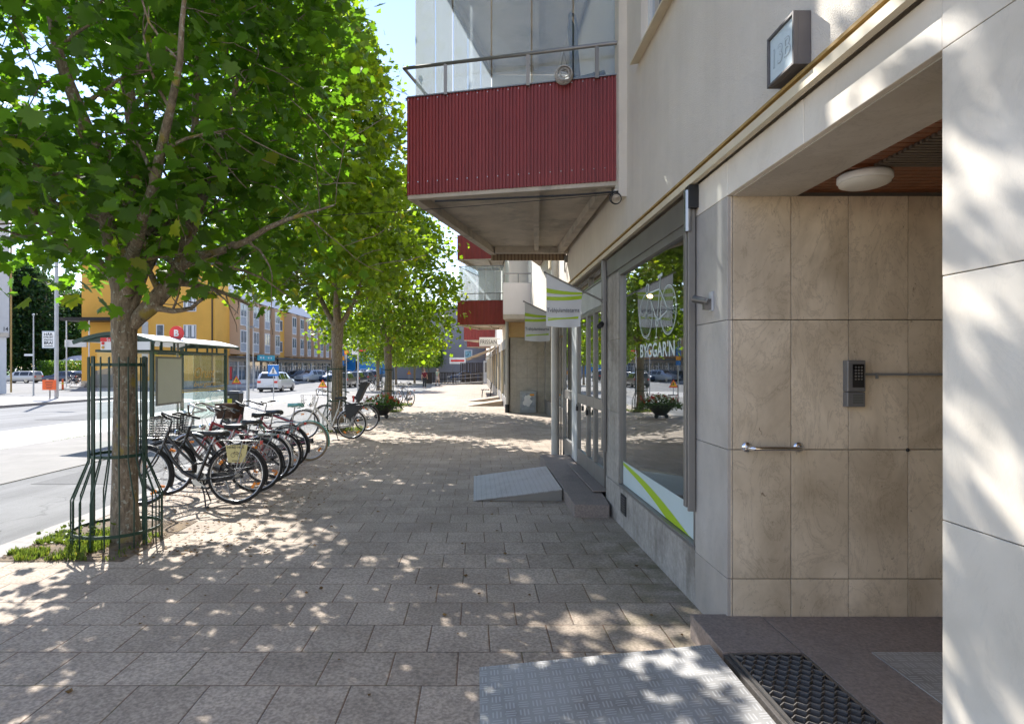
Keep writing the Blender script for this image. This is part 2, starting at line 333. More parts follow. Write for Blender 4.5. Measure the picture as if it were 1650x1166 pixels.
def text(s, h, loc, right, up, m, name='lettering', parent=None, width=None, bold=0.0, world=True, shear=0.0):
    cu = bpy.data.curves.new('t', 'FONT'); cu.body = s; cu.size = 1; cu.offset = bold; cu.shear = shear; cu.resolution_u = 4
    cu.align_x = 'CENTER'; cu.align_y = 'CENTER'; cu.space_line = .85
    ob = bpy.data.objects.new('t', cu); C.objects.link(ob); dg = bpy.context.evaluated_depsgraph_get(); dg.update()
    me = bpy.data.meshes.new_from_object(ob.evaluated_get(dg)); C.objects.unlink(ob); bpy.data.objects.remove(ob)
    xs = [v.co.x for v in me.vertices]; ys = [v.co.y for v in me.vertices]
    sy = h / (max(ys) - min(ys)); sx = (width / (max(xs) - min(xs))) if width else sy
    mx, my = (max(xs) + min(xs)) / 2, (max(ys) + min(ys)) / 2
    right, up = Vector(right).normalized(), Vector(up).normalized(); L = Vector(loc)
    off = Vector((0, 0, 0)); o = parent
    if world:
        while o is not None: off += o.location; o = o.parent
    for v in me.vertices: v.co = L - off + right * (v.co.x - mx) * sx + up * (v.co.y - my) * sy
    me.materials.clear(); me.materials.append(m); me.name = name
    r = bpy.data.objects.new(name, me); C.objects.link(r); r.parent = parent
    return r
def struct(name, mb, m, **k): return tag(mb.build(name, m, **k), kind='structure')
def sheet(x0, x1, y0, y1, h, m=0, mb=None):
    mb = mb or MB(); ys = sorted({y0, y1, *[b for b in (-60, 0, 55) if y0 < b < y1]})
    for a, b in zip(ys, ys[1:]):
        mb.add([(x0, a, gz(a) + h), (x1, a, gz(a) + h), (x1, b, gz(b) + h), (x0, b, gz(b) + h)], [(0, 1, 2, 3)], m)
    return mb
def slab(x0, x1, y0, y1, h0, h1, m=0, mb=None):
    mb = mb or MB(); ys = sorted({y0, y1, *[b for b in (-60, 0, 55) if y0 < b < y1]})
    for a, b in zip(ys, ys[1:]):
        mb.hexa([(x0, a, gz(a) + h0), (x1, a, gz(a) + h0), (x1, b, gz(b) + h0), (x0, b, gz(b) + h0)],
                [(x0, a, gz(a) + h1), (x1, a, gz(a) + h1), (x1, b, gz(b) + h1), (x0, b, gz(b) + h1)], m)
    return mb
# palette
M_pave = paving(); M_tread = treadplate(); M_bark = barkmat()
def asphalt():
    m, ns, ls = nodes('asphalt'); out = N(ns, 'ShaderNodeOutputMaterial'); p = N(ns, 'ShaderNodeBsdfPrincipled'); tc = N(ns, 'ShaderNodeTexCoord')
    def nz(sc, d=6, st=None):
        n = N(ns, 'ShaderNodeTexNoise'); n.inputs['Scale'].default_value = sc; n.inputs['Detail'].default_value = d; n.inputs['Roughness'].default_value = .7
        if st: mp = N(ns, 'ShaderNodeMapping'); mp.inputs['Scale'].default_value = st; ls.new(tc.outputs['Object'], mp.inputs[0]); ls.new(mp.outputs[0], n.inputs[0])
        else: ls.new(tc.outputs['Object'], n.inputs[0])
        return n.outputs[0]
    r = ramp(ns, [(.3, (.17, .167, .162)), (.7, (.23, .226, .22))]); ls.new(nz(.7), r.inputs[0])
    g = ramp(ns, [(.3, (.7, .7, .7)), (.7, (1.3, 1.3, 1.3))]); ls.new(nz(90, 3), g.inputs[0]); c = mix(ns, ls, r.outputs[0], g.outputs[0], .5, 'MULTIPLY')
    t = ramp(ns, [(.42, (.82, .82, .82)), (.6, (1.08, 1.08, 1.08))]); ls.new(nz(1.6, 3, (1, .06, 1)), t.inputs[0]); c = mix(ns, ls, c, t.outputs[0], 1.0, 'MULTIPLY')
    v = N(ns, 'ShaderNodeTexVoronoi'); v.feature = 'DISTANCE_TO_EDGE'; v.inputs['Scale'].default_value = .33; w = N(ns, 'ShaderNodeTexNoise'); w.inputs['Scale'].default_value = 1.4; w.inputs['Detail'].default_value = 6; ls.new(tc.outputs['Object'], w.inputs[0])
    a = N(ns, 'ShaderNodeVectorMath', operation='MULTIPLY_ADD'); ls.new(w.outputs['Color'], a.inputs[0]); a.inputs[1].default_value = (1.3, 1.3, 0); ls.new(tc.outputs['Object'], a.inputs[2]); ls.new(a.outputs[0], v.inputs['Vector'])
    k = ramp(ns, [(0, (1, 1, 1)), (.006, (0, 0, 0)), (1, (0, 0, 0))]); ls.new(v.outputs[0], k.inputs[0]); k2 = N(ns, 'ShaderNodeMath', operation='MULTIPLY'); ls.new(k.outputs[0], k2.inputs[0]); ls.new(nz(.5, 2), k2.inputs[1])
    c = mix(ns, ls, c, (.05, .048, .045), k2.outputs[0]); ls.new(c, p.inputs['Base Color']); p.inputs['Roughness'].default_value = .9
    bp = N(ns, 'ShaderNodeBump'); bp.inputs['Strength'].default_value = .5; bp.inputs['Distance'].default_value = .01; ls.new(nz(140, 3), bp.inputs['Height']); ls.new(bp.outputs[0], p.inputs['Normal'])
    ls.new(p.outputs[0], out.inputs[0]); return m
M_asph = asphalt()
M_slabs = mat('pale road slabs', (.22, .205, .185), .85, var=.12, vs=2, bump=.3, dirt=(.27, .25, .225))
M_walk2 = mat('far pavement', (.40, .385, .36), .85, var=.1)
M_ground = mat('ground', (.28, .27, .25), .95)
M_kerb = mat('kerb granite', (.30, .275, .25), .8, var=.2, vs=12, bump=.4)
M_white = mat('white paint', (.8, .8, .78), .5, var=.04)
M_plaster = mat('cream plaster', (.82, .745, .635), .92, var=.05, vs=2.0, bump=.9, bs=170, dirt=(.77, .69, .58), ds=.8, streak=.035)
M_greyconc = mat('balcony concrete', (.54, .47, .38), .9, var=.15, vs=3, bump=.3, bs=40, dirt=(.28, .25, .21), ds=2.2)
M_marW = marble('pale marble', (.88, .81, .70), (.83, .76, .65), (.5, .47, .42), 1.6, .5, pits=.06, vein_f=.12)
M_marG = marble('grey marble', (.58, .54, .49), (.42, .395, .37), (.19, .19, .19), 1.6, .4, pits=.1, vein_f=.15)
M_marB = marble('brown marble', (.86, .74, .57), (.56, .46, .33), (.20, .135, .085), 2.0, .4, (1, 1, .55), pits=.9, vein_f=.3)
M_joint = mat('joint', (.20, .175, .145), .9)
M_gran = mat('granite step', (.27, .215, .18), .75, var=.3, vs=60, bump=.3, bs=120, dirt=(.17, .14, .125), ds=1.6)
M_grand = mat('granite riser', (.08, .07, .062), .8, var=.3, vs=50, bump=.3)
M_plinth = mat('plinth stone', (.42, .385, .345), .7, var=.2, vs=20, bump=.3, dirt=(.22, .195, .165), ds=2.4, streak=.22)
M_trim = mat('cream trim', (.74, .64, .46), .6, var=.1)
M_trimb = mat('ochre batten', (.42, .27, .09), .7, var=.3, vs=9)
M_alu = mat('aluminium', (.27, .255, .235), .45, .6, var=.08)
M_alud = mat('dark aluminium', (.20, .19, .18), .4, .7, var=.15)
M_steel = mat('steel', (.40, .39, .38), .3, 1.0, var=.05)
M_chrome = mat('chrome', (.75, .75, .77), .12, 1.0, var=0)
M_black = mat('black', (.015, .015, .016), .5, var=0)
M_rubber = mat('rubber', (.028, .027, .027), .8, var=.2, vs=20)
M_red = mat('red corrugated sheet', (.27, .031, .027), .48, var=.14, vs=2.2, dirt=(.20, .028, .024), ds=1.1, streak=.16)
M_redf = mat('red sheet', (.28, .035, .028), .5, var=.1, streak=.15)
M_lime = mat('lime green print', (.42, .60, .015), .5, var=.03)
M_flag = mat('white cloth', (.72, .72, .70), .85, var=.04, bump=.1)
M_ink = mat('dark print', (.03, .03, .035), .6, var=0)
M_wood = mat('brown wood panelling', (.23, .085, .036), .45, var=.35, vs=14, bump=.2)
M_glassS = glass('shop glass', (.78, .82, .80), 1.6, boost=2.1)
M_stone = mat('facing stone', (.50, .46, .39), .7, var=.15, vs=5, bump=.3, dirt=(.38, .35, .29), ds=2)
M_glassBal = glass('balcony front glass', (.93, .97, .98), 1.5, boost=2.2, milky=.22, mcol=(.78, .86, .92))  # milky blue-white stands in for sunlit haze and reflection, and dirt on the pane
M_glassB = glass('balcony glass', (.94, .985, .975), 1.5, boost=1.2)
M_frost = glass('frosted balcony screen', (.9, .95, .95), 1.45, milky=.9, mcol=(.9, .9, .9))
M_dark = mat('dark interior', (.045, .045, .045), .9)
M_green = mat('green paint', (.012, .045, .028), .4, var=.1)
M_leafmats = [leafmat('maple leaves', (.034, .082, .012), (.10, .19, .02), (.22, .47, .018)),
              leafmat('maple leaves farther', (.04, .08, .01), (.13, .20, .018), (.36, .55, .018), (.40, .27, .03)),  # sunlit glow put into the colour: brighter, yellower copy of the near maple leaves
              leafmat('dark tree leaves', (.018, .05, .02), (.05, .10, .03), (.07, .15, .03)),
              leafmat('grass blades', (.06, .11, .02), (.17, .22, .05), (.2, .28, .03), (.35, .28, .10))]
# ------------------------------------------------------------------ the ground
struct('ground', sheet(-700, 500, -60, 1500, -.13), M_ground)
struct('pavement', slab(-3.98, 2.75, -9, 76, -.11, 0), M_pave)
struct('kerb', slab(-4.26, -3.985, -9, 76, -.12, .004), M_kerb)
rd = sheet(-21.4, -4.27, -12, 300, -.088); struct('road', rd, M_asph)
struct('side_street', sheet(-140, -21.41, 37, 88, -.092), M_asph)
struct('median_paving', slab(-10.0, -6.9, -12, 300, -.12, -.076), M_slabs)
struct('road_bay_paving', sheet(-13, -10.03, -12, 48, -.082), mat('worn bay paving', (.46, .44, .41), .85, var=.1, vs=1.5, dirt=(.36, .34, .32)))
fp = slab(-60, -21.5, -12, 36, -.12, .02); struct('corner_pavement', fp, M_walk2)
struct('corner_kerb', slab(-21.5, -21.2, -12, 36, -.12, .035, mb=slab(-60, -21.5, 36, 36.25, -.12, .035)), M_kerb)
struct('shop_pavement', slab(-40, -22.3, 58, 300, -.12, .03), M_walk2)
struct('far_plaza', slab(-3.98, 14, 76.01, 300, -.11, -.004), M_walk2)
struct('lawn', sheet(-200, -41, 88.2, 260, -.05), mat('lawn', (.10, .20, .03), .95, var=.25, vs=1))
# crossing paint
mb = MB()
for i in range(9): sheet(-20.6 + i * 1.15, -20.0 + i * 1.15, 31.5, 34.5, -.074, mb=mb)
struct('road_markings', mb, M_white)
# repaired patches in the near lane, a manhole cover and a gully
mb = MB(); sheet(-6.5, -5.2, 8.6, 11.4, -.084, mb=mb); sheet(-5.6, -4.9, 4.2, 6.1, -.084, mb=mb); sheet(-15, -12.8, 20, 33, -.080, mb=mb)
struct('asphalt_patch', mb, mat('dark asphalt patch', (.13, .128, .125), .9, var=.2, vs=30, bump=.4, bs=120))
# tree pits: earth beds in the pavement
def bed(y0, y1):
    return sheet(-3.975, -2.95, y0, y1, .004)
M_earth = mat('earth with litter', (.17, .125, .085), .95, var=.4, vs=18, bump=1.0, bs=60, dirt=(.27, .19, .10), ds=9)
mb = MB()
for y in (5.45, 15.3, 23.0):
    sheet(-3.975, -2.9, y - .62, y + .7, .004, mb=mb)
struct('tree_pit_soil', mb, M_earth)

# ------------------------------------------------------------------ our building
X0 = 1.46
B = T('apartment_building', 'cream plastered apartment building with marble clad entrance recess and red balconies', 'building', (2.6, 4, 0))
def bld(name, mb, m, parent=None, **k): return mb.build(name, m, parent or B, world=True, **k)
# upper wall (with an opening for the flat window)
mb = MB()
mb.box(1.44, 8, -9, 3.45, 2.80, 12.5); mb.box(1.44, 8, 5.15, 10.4, 2.80, 12.5)
mb.box(1.441, 8, 3.45, 5.15, 2.80, 4.27); mb.box(1.441, 8, 3.45, 5.15, 5.75, 12.5)
mb.box(1.56, 8, 3.45, 5.15, 4.27, 5.75)
mb.box(1.95, 8, 10.4, 22.0, 3.1, 12.5)
bld('upper_wall', mb, M_plaster)
mb = MB(); mb.box(1.405, 1.44, -9, 10.42, 2.755, 2.80); mb.box(1.425, 1.44, -9, 10.42, 2.803, 2.822, 1); mb.box(1.41, 1.44, -9, 10.42, 2.825, 2.84, 1)
bld('cornice', mb, [M_trim, M_trimb])
# marble slabs: boxes with open joints over a dark backing; facade faces -X
def clad_x(mb, x, ys, zs, t=.03, g=.0016, jit=.0015):
    for a, b in zip(ys, ys[1:]):
        for c, d in zip(zs, zs[1:]):
            j = random.uniform(0, jit); mb.box(x - j, x + t, a + g, b - g, c + g, d - g)
def clad_y(mb, y, xs, zs, t=.03, g=.0024, jit=.0015):
    for a, b in zip(xs, xs[1:]):
        for c, d in zip(zs, zs[1:]):
            j = random.uniform(0, jit); mb.box(a + g, b - g, y - j, y + t, c + g, d - g)
mb = MB(); clad_x(mb, X0, [-2.2, -1.0, .45, 1.847], [-.03, .38, 1.08, 1.842, 2.55, 2.755]); bld('marble_pier', mb, M_marW, bevel=.002)
mb = MB(); clad_x(mb, X0 + .002, [1.847, 2.63, 3.425, 3.93], [2.55, 2.755]); mb.box(X0 + .035, 1.86, 1.85, 3.425, 2.553, 2.75); bld('marble_lintel', mb, M_marW, bevel=.003)
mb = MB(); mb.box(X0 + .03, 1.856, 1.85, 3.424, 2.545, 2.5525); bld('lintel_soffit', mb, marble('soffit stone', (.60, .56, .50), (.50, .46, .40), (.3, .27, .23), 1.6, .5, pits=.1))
mb = MB(); clad_x(mb, X0 + .001, [3.425, 3.93], [-.06, .327, 1.077, 1.83, 2.55]); bld('marble_pilaster', mb, M_marG, bevel=.002)
mb = MB(); mb.box(X0 + .03, 1.8, 3.455, 3.9, -.1, 2.75); mb.box(X0 + .03, 3.0, -2.2, 1.81, -.1, 2.75); mb.box(1.8, 3.6, 3.455, 3.9, -.1, 2.75)
bld('backing', mb, M_joint)
mb = MB(); clad_y(mb, 3.425, [1.478, 1.49, 1.83, 2.163, 2.51, 2.86, 3.3], [.10, .327, 1.077, 1.83, 2.55]); bld('recess_cladding', mb, M_marB, bevel=.0015)
mb = MB(); clad_y(mb, 1.845, [1.49, 1.9, 2.4, 2.9, 3.3], [.10, .327, 1.077, 1.83, 2.55], t=-.03); mb.box(3.3, 3.35, 1.8, 3.45, .1, 2.6); bld('recess_side', mb, M_marB)
# wood ceiling
mb = MB(); y = 1.85
while y < 3.40:
    mb.box(1.858, 3.3, y, y + .048, 2.572, 2.59); y += .055
mb.box(1.858, 3.3, 1.85, 3.424, 2.592, 2.61, 1); mb.box(1.86, 3.3, 2.955, 2.985, 2.556, 2.5715, 0); mb.box(1.86, 3.3, 2.2, 2.23, 2.556, 2.5715, 0)
bld('wood_ceiling', mb, [M_wood, M_dark])
mb = MB(); y = 2.25
while y < 2.94: mb.box(1.99, 3.2, y, y + .02, 2.556, 2.571); y += .034
bld('ceiling_vent', mb, mat('vent slats', (.16, .13, .10), .5, .3))
# entrance floor and step
mb = MB(); mb.box(1.255, 1.655, 2.995, 3.455, -.08, .111); mb.box(1.66, 3.3, 1.6, 3.42, -.08, .1105)
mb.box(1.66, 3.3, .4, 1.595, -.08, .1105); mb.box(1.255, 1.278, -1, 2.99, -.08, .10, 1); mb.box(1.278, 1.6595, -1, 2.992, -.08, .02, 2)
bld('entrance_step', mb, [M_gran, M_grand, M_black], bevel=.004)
# plinth and shop window zone
mb = MB(); mb.box(X0, 1.8, 3.935, 6.62, -.09, .335); bld('plinth', mb, M_plinth, bevel=.004)
mb = MB(); clad_x(mb, X0 + .002, [6.03, 6.6], [.34, 1.08, 1.84, 2.53]); mb.box(1.5, 1.62, 6.04, 6.6, .34, 2.53); bld('stone_mullion', mb, M_plinth)
mb = MB(); mb.box(1.475, 1.8, 3.935, 6.65, 2.535, 2.752); mb.box(1.46, 1.475, 3.935, 6.65, 2.56, 2.74); bld('metal_fascia', mb, M_alu, bevel=.003)
f = MB()
f.box(1.455, 1.52, 3.935, 6.03, .337, .365); f.box(1.465, 1.52, 3.935, 6.03, 2.49, 2.534)
f.box(1.465, 1.52, 3.935, 3.975, .366, 2.489); f.box(1.465, 1.52, 5.99, 6.028, .366, 2.489)
sw = bld('shop_window', f, M_alu, bevel=.002)
mb = MB(); mb.box(1.497, 1.503, 3.976, 5.989, .3665, 2.489); bld('pane', mb, M_glassS, sw)
mb = MB(); mb.box(1.4948, 1.4962, 3.978, 5.986, .37, .60); bld('pale_panel', mb, mat('pale blue film', (.58, .68, .68), .6, var=.03), sw)
mb = MB(); vs = []; k = 24
for i in range(k + 1):
    t = i / k; y = 5.98 - 2.0 * t; c = .575 - .30 * t ** 1.0 + .05 * math.sin(t * 3.1); w = .016 + .048 * t
    vs += [(1.4942, y, max(.37, min(.598, c - w))), (1.4942, y, max(.37, min(.598, c + w)))]
mb.add(vs, [(2 * i, 2 * i + 2, 2 * i + 3, 2 * i + 1) for i in range(k)]); bld('green_stripe', mb, M_lime, sw)
# bicycle decal and lettering on the pane
M_dec = mat('white window print', (.72, .82, .80), .6, var=0)
mb = MB(); dx = 1.4948
def dline(a, b, w=.007):
    a, b = Vector((0, a[0], a[1])), Vector((0, b[0], b[1])); d = (b - a).normalized(); n = Vector((0, -d.z, d.y)) * w / 2
    mb.add([(dx, *(a - n)[1:]), (dx, *(a + n)[1:]), (dx, *(b + n)[1:]), (dx, *(b - n)[1:])], [(0, 1, 2, 3)])
def dring(cy, cz, ry, rz, w=.008, n=40):
    vs = []
    for i in range(n):
        a = 2 * PI * i / n
        for q in (1, 1 - w / ry): vs.append((dx, cy + ry * q * math.cos(a), cz + rz * q * math.sin(a)))
    mb.add(vs, [(2 * i, (2 * i + 2) % (2 * n), (2 * i + 3) % (2 * n), 2 * i + 1) for i in range(n)])
rw, fw = (4.59, 2.0), (5.19, 2.0)
for c in (rw, fw):
    dring(*c, .195, .195); dring(*c, .18, .18, .004); dring(*c, .018, .018, .01)
    for i in range(22):
        a = 2 * PI * i / 22; dline(c, (c[0] + .18 * math.cos(a), c[1] + .18 * math.sin(a)), .0025)
bb = (4.87, 1.93); st = (4.80, 2.19); hd = (5.10, 2.19)
for a, b in ((bb, st), (st, hd), (bb, hd), (rw, bb), (rw, st), (hd, fw), (st, (4.78, 2.29))): dline(a, b, .014)
dline((4.73, 2.30), (4.85, 2.29), .028); dline(hd, (5.09, 2.26), .012); dline((5.09, 2.26), (5.16, 2.28), .012); dring(5.15, 2.235, .045, .045, .012, 20)
dring(*bb, .045, .045, .014); dline(bb, (4.90, 1.80), .01); dline((4.87, 1.80), (4.93, 1.80), .014)
bld('bicycle_decal', mb, M_dec, sw)
text("BYGGAR'N", .125, (1.4946, 4.9, 1.70), (0, -1, 0), (0, 0, 1), M_dec, 'shop_name_lettering', sw, width=.93, bold=.02)
# sticker
mb = MB(); mb.box(1.4618, 1.4645, 3.94, 3.974, .83, .93); mb.box(1.4612, 1.4617, 3.943, 3.971, .833, .89, 1); bld('sticker', mb, [M_white, mat('red print', (.7, .03, .03), .5, var=0)], sw)
# vent in plinth
mb = MB(); mb.box(1.452, 1.459, 5.72, 5.92, .10, .29)
for i in range(7): mb.box(1.444, 1.4515, 5.735, 5.905, .115 + i * .024, .127 + i * .024, 1)
bld('air_vent', mb, [M_black, M_alud])
# shop interior: floor, walls, lit ceiling spots on a rail, display counter
mb = MB(); mb.box(1.85, 6.0, 3.91, 3.93, 0, 2.7); mb.box(5.9, 6.0, 3.94, 10.3, 0, 2.7); mb.box(1.85, 6.0, 10.28, 10.36, 0, 2.7); bld('shop_inner_walls', mb, mat('shop wall', (.30, .30, .29), .8))
mb = MB(); mb.box(1.81, 5.89, 3.94, 10.27, -.06, .105); bld('shop_floor', mb, mat('shop floor', (.10, .095, .09), .4))
mb = MB(); mb.box(1.81, 5.89, 3.94, 10.27, 2.56, 2.62); bld('shop_ceiling', mb, mat('shop ceiling', (.45, .45, .44), .9))
for i, (sx_, sy_) in enumerate(((1.95, 4.35), (2.1, 5.1), (2.2, 7.4))):
    s_ = T('spot_lamp', ['white ceiling spotlight shining just inside the big shop window, nearer the entrance', 'white ceiling spotlight glowing behind the bicycle decal of the shop window', 'ceiling spotlight behind the glass shop door'][i], 'lamp', (sx_, sy_, 2.56), group='lit spotlights inside the bicycle shop')
    d = Vector((-.35, -.45, -.8)).normalized(); p0 = Vector((0, 0, -.06)); mb = MB()
    mb.tube([(0, 0, 0), (0, 0, -.06)], .008); mb.tube([p0 - d * .06, p0 + d * .08], [.032, .042], 16); mb.build('lamp_housing', M_white, s_)
    mb = MB(); mb.tube([p0 + d * .0805, p0 + d * .084], .036, 16); mb.build('bulb', MC.setdefault('lampglow', emit('lamp glow', (1, .62, .25), 9)), s_)
c_ = T('display_table', 'low grey display table inside the shop window', 'table', (2.7, 5.0, .105)); mb = MB()
mb.box(2.2, 3.2, 4.4, 5.7, .75, .79); mb.build('tabletop', M_slabs, c_, world=True)
for a in (2.25, 3.15):
    for b in (4.45, 5.65):
        mb = MB(); mb.box(a - .02, a + .02, b - .02, b + .02, .105, .75); mb.build('leg', M_alud, c_, world=True)
# roller shutter guides
for yy, x1, zz, nm in ((3.935, 1.40, .62, 'shutter_guide'), (6.6, 1.41, .62, 'shutter_guide')):
    mb = MB(); mb.box(x1, 1.455, yy, yy + .05, zz, 2.745); mb.box(x1 + .02, x1 + .04, yy - .012, yy - .002, zz + .3, 2.6); mb.box(x1 + .005, 1.453, yy - .035, yy - .013, .60, 2.62)
    bld(nm, mb, M_alu, bevel=.004)
mb = MB(); mb.box(1.395, 1.458, 3.86, 3.93, 2.60, 2.748, 1); mb.tube([(1.40, 3.90, 2.45), (1.40, 3.90, 2.72)], .024, 12); bld('shutter_motor', mb, [M_steel, M_black])
# ----- doors, in plane x = 1.55
XD = 1.55
mb = MB(); mb.box(XD, 1.8, 6.63, 10.38, -.1, .118); mb.box(XD, 1.7, 6.64, 6.98, .12, 2.53); bld('door_threshold', mb, M_plinth)
def door(y0, y1, nm, handle=None, fr_=.045, z1=2.30):
    d = MB(); d.box(XD - .03, XD + .03, y0, y0 + fr_, .121, z1); d.box(XD - .03, XD + .03, y1 - fr_, y1, .121, z1)
    d.box(XD - .028, XD + .028, y0 + fr_, y1 - fr_, z1 - .06, z1); d.box(XD - .028, XD + .028, y0 + fr_, y1 - fr_, .121, .33); d.box(XD - .031, XD + .028, y0 + fr_, y1 - fr_, 1.02, 1.16)
    o = bld(nm, d, M_alu, bevel=.003)
    for a, b in ((.331, 1.019), (1.161, z1 - .061)):
        g = MB(); g.box(XD - .004, XD + .004, y0 + fr_ + .001, y1 - fr_ - .001, a, b); bld('pane', g, M_glassS, o)
    if handle:
        g = MB(); g.box(XD - .06, XD - .032, handle - .03, handle + .03, .90, .97); g.tube([(XD - .05, handle, .97), (XD - .05, handle, 1.0)], .008); bld('handle', g, M_black, o)
    return o
door(7.0, 7.62, 'side_light'); door(7.63, 8.10, 'glass_door', 8.0, .04); door(8.105, 8.86, 'glass_door', 8.78, .05); door(9.3, 10.3, 'side_light')
mb = MB(); mb.box(XD - .04, XD + .03, 8.87, 9.29, .121, 2.30); mb.box(XD - .03, XD + .03, 6.98, 10.36, 2.305, 2.59); bld('door_panel', mb, mat('pale grey panel', (.52, .53, .52), .5), bevel=.003)
mb = MB(); mb.box(XD - .04, XD + .02, 6.66, 10.36, 2.595, 2.62); mb.box(XD - .04, XD + .02, 6.66, 10.36, 2.735, 2.752)
for y in (6.66, 7.9, 9.1, 10.34): mb.box(XD - .04, XD + .02, y, y + .03, 2.621, 2.734)
tw = bld('transom_window', mb, M_alu); g = MB(); g.box(XD - .004, XD + .004, 6.7, 10.33, 2.622, 2.733); bld('pane', g, M_glassS, tw)
# shop steps outside
mb = MB(); mb.hexa([(1.05, 6.3, -.11), (1.42, 6.27, -.11), (1.55, 6.62, -.11), (1.549, 9.75, -.14), (1.06, 9.75, -.14)], [(1.05, 6.3, .085), (1.42, 6.27, .085), (1.455, 6.63, .09), (1.549, 9.75, .10), (1.06, 9.75, .10)])
mb.box(1.36, 1.5495, 6.85, 8.7, .101, .117)
bld('shop_step', mb, M_gran, bevel=.006)
# end wall beyond the doors, set back shop front
mb = MB(); mb.box(1.62, 2.6, 10.39, 10.6, -.15, 3.09); bld('end_wall', mb, M_plinth)
f = MB()
for y in (10.62, 13.5, 16.4, 19.3, 22.2): f.box(2.58, 2.64, y, y + .07, -.2, 3.0)
f.box(2.585, 2.64, 10.7, 22.2, 2.5, 3.05); f.box(2.585, 2.64, 10.7, 22.2, -.2, .3)
o = bld('shop_window', f, M_alu)
g = MB(); g.box(2.605, 2.611, 10.7, 22.2, .302, 2.498); bld('pane', g, M_glassS, o); g = MB(); g.box(2.615, 2.63, 10.7, 22.2, .303, .75); bld('pale_panel', g, MC['pale blue film'], o)
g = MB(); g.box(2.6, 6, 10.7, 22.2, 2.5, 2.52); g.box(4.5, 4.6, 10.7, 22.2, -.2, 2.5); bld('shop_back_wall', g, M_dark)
mb = MB(); mb.box(1.95, 2.65, 10.61, 22.3, 3.06, 3.1); bld('soffit', mb, M_trim)
# column carrying the overhang
mb = MB(); mb.lathe([(.072, -.08), (.072, 3.6)], (1.40, 10.4, 0), 28); mb.box(1.3, 1.94, 10.43, 10.6, 3.30, 3.60, 2); bld('column', mb, [mat('column paint', (.50, .47, .42), .45), M_black, M_trim])
mb = MB(); mb.box(1.29, 1.5, 10.29, 10.51, -.09, -.02); bld('column_base', mb, M_black)
mb = MB(); mb.tube([(1.56, 10.42, .0), (1.56, 10.42, 3.2)], .028, 10); mb.tube([(1.50, 10.42, .0), (1.50, 10.42, 3.2)], .012, 6); bld('downpipe', mb, M_alu)
# flat window above
f = MB(); f.box(1.50, 1.55, 3.45, 3.52, 4.28, 5.74); f.box(1.50, 1.55, 5.08, 5.149, 4.28, 5.74); f.box(1.50, 1.55, 3.52, 5.08, 4.28, 4.35); f.box(1.50, 1.55, 3.52, 5.08, 5.67, 5.74); f.box(1.50, 1.55, 4.27, 4.33, 4.35, 5.67)
o = bld('window', f, M_white); g = MB(); g.box(1.52, 1.526, 3.52, 5.08, 4.351, 5.669); bld('pane', g, glass('flat window glass', (.3, .4, .55), 1.6, boost=2.5), o)
g = MB(); g.hexa([(1.36, 3.40, 4.222), (1.36, 5.22, 4.222), (1.50, 5.22, 4.25), (1.50, 3.40, 4.25)], [(1.36, 3.40, 4.240), (1.36, 5.22, 4.240), (1.50, 5.22, 4.27), (1.50, 3.40, 4.27)]); bld('sill', g, M_trim, o)
# fin beside the balcony
mb = MB(); mb.box(1.36, 1.4395, 5.62, 5.78, 3.18, 6.1); mb.box(1.33, 1.37, 5.66, 5.72, 3.18, 3.26); bld('balcony_fin', mb, M_plaster)

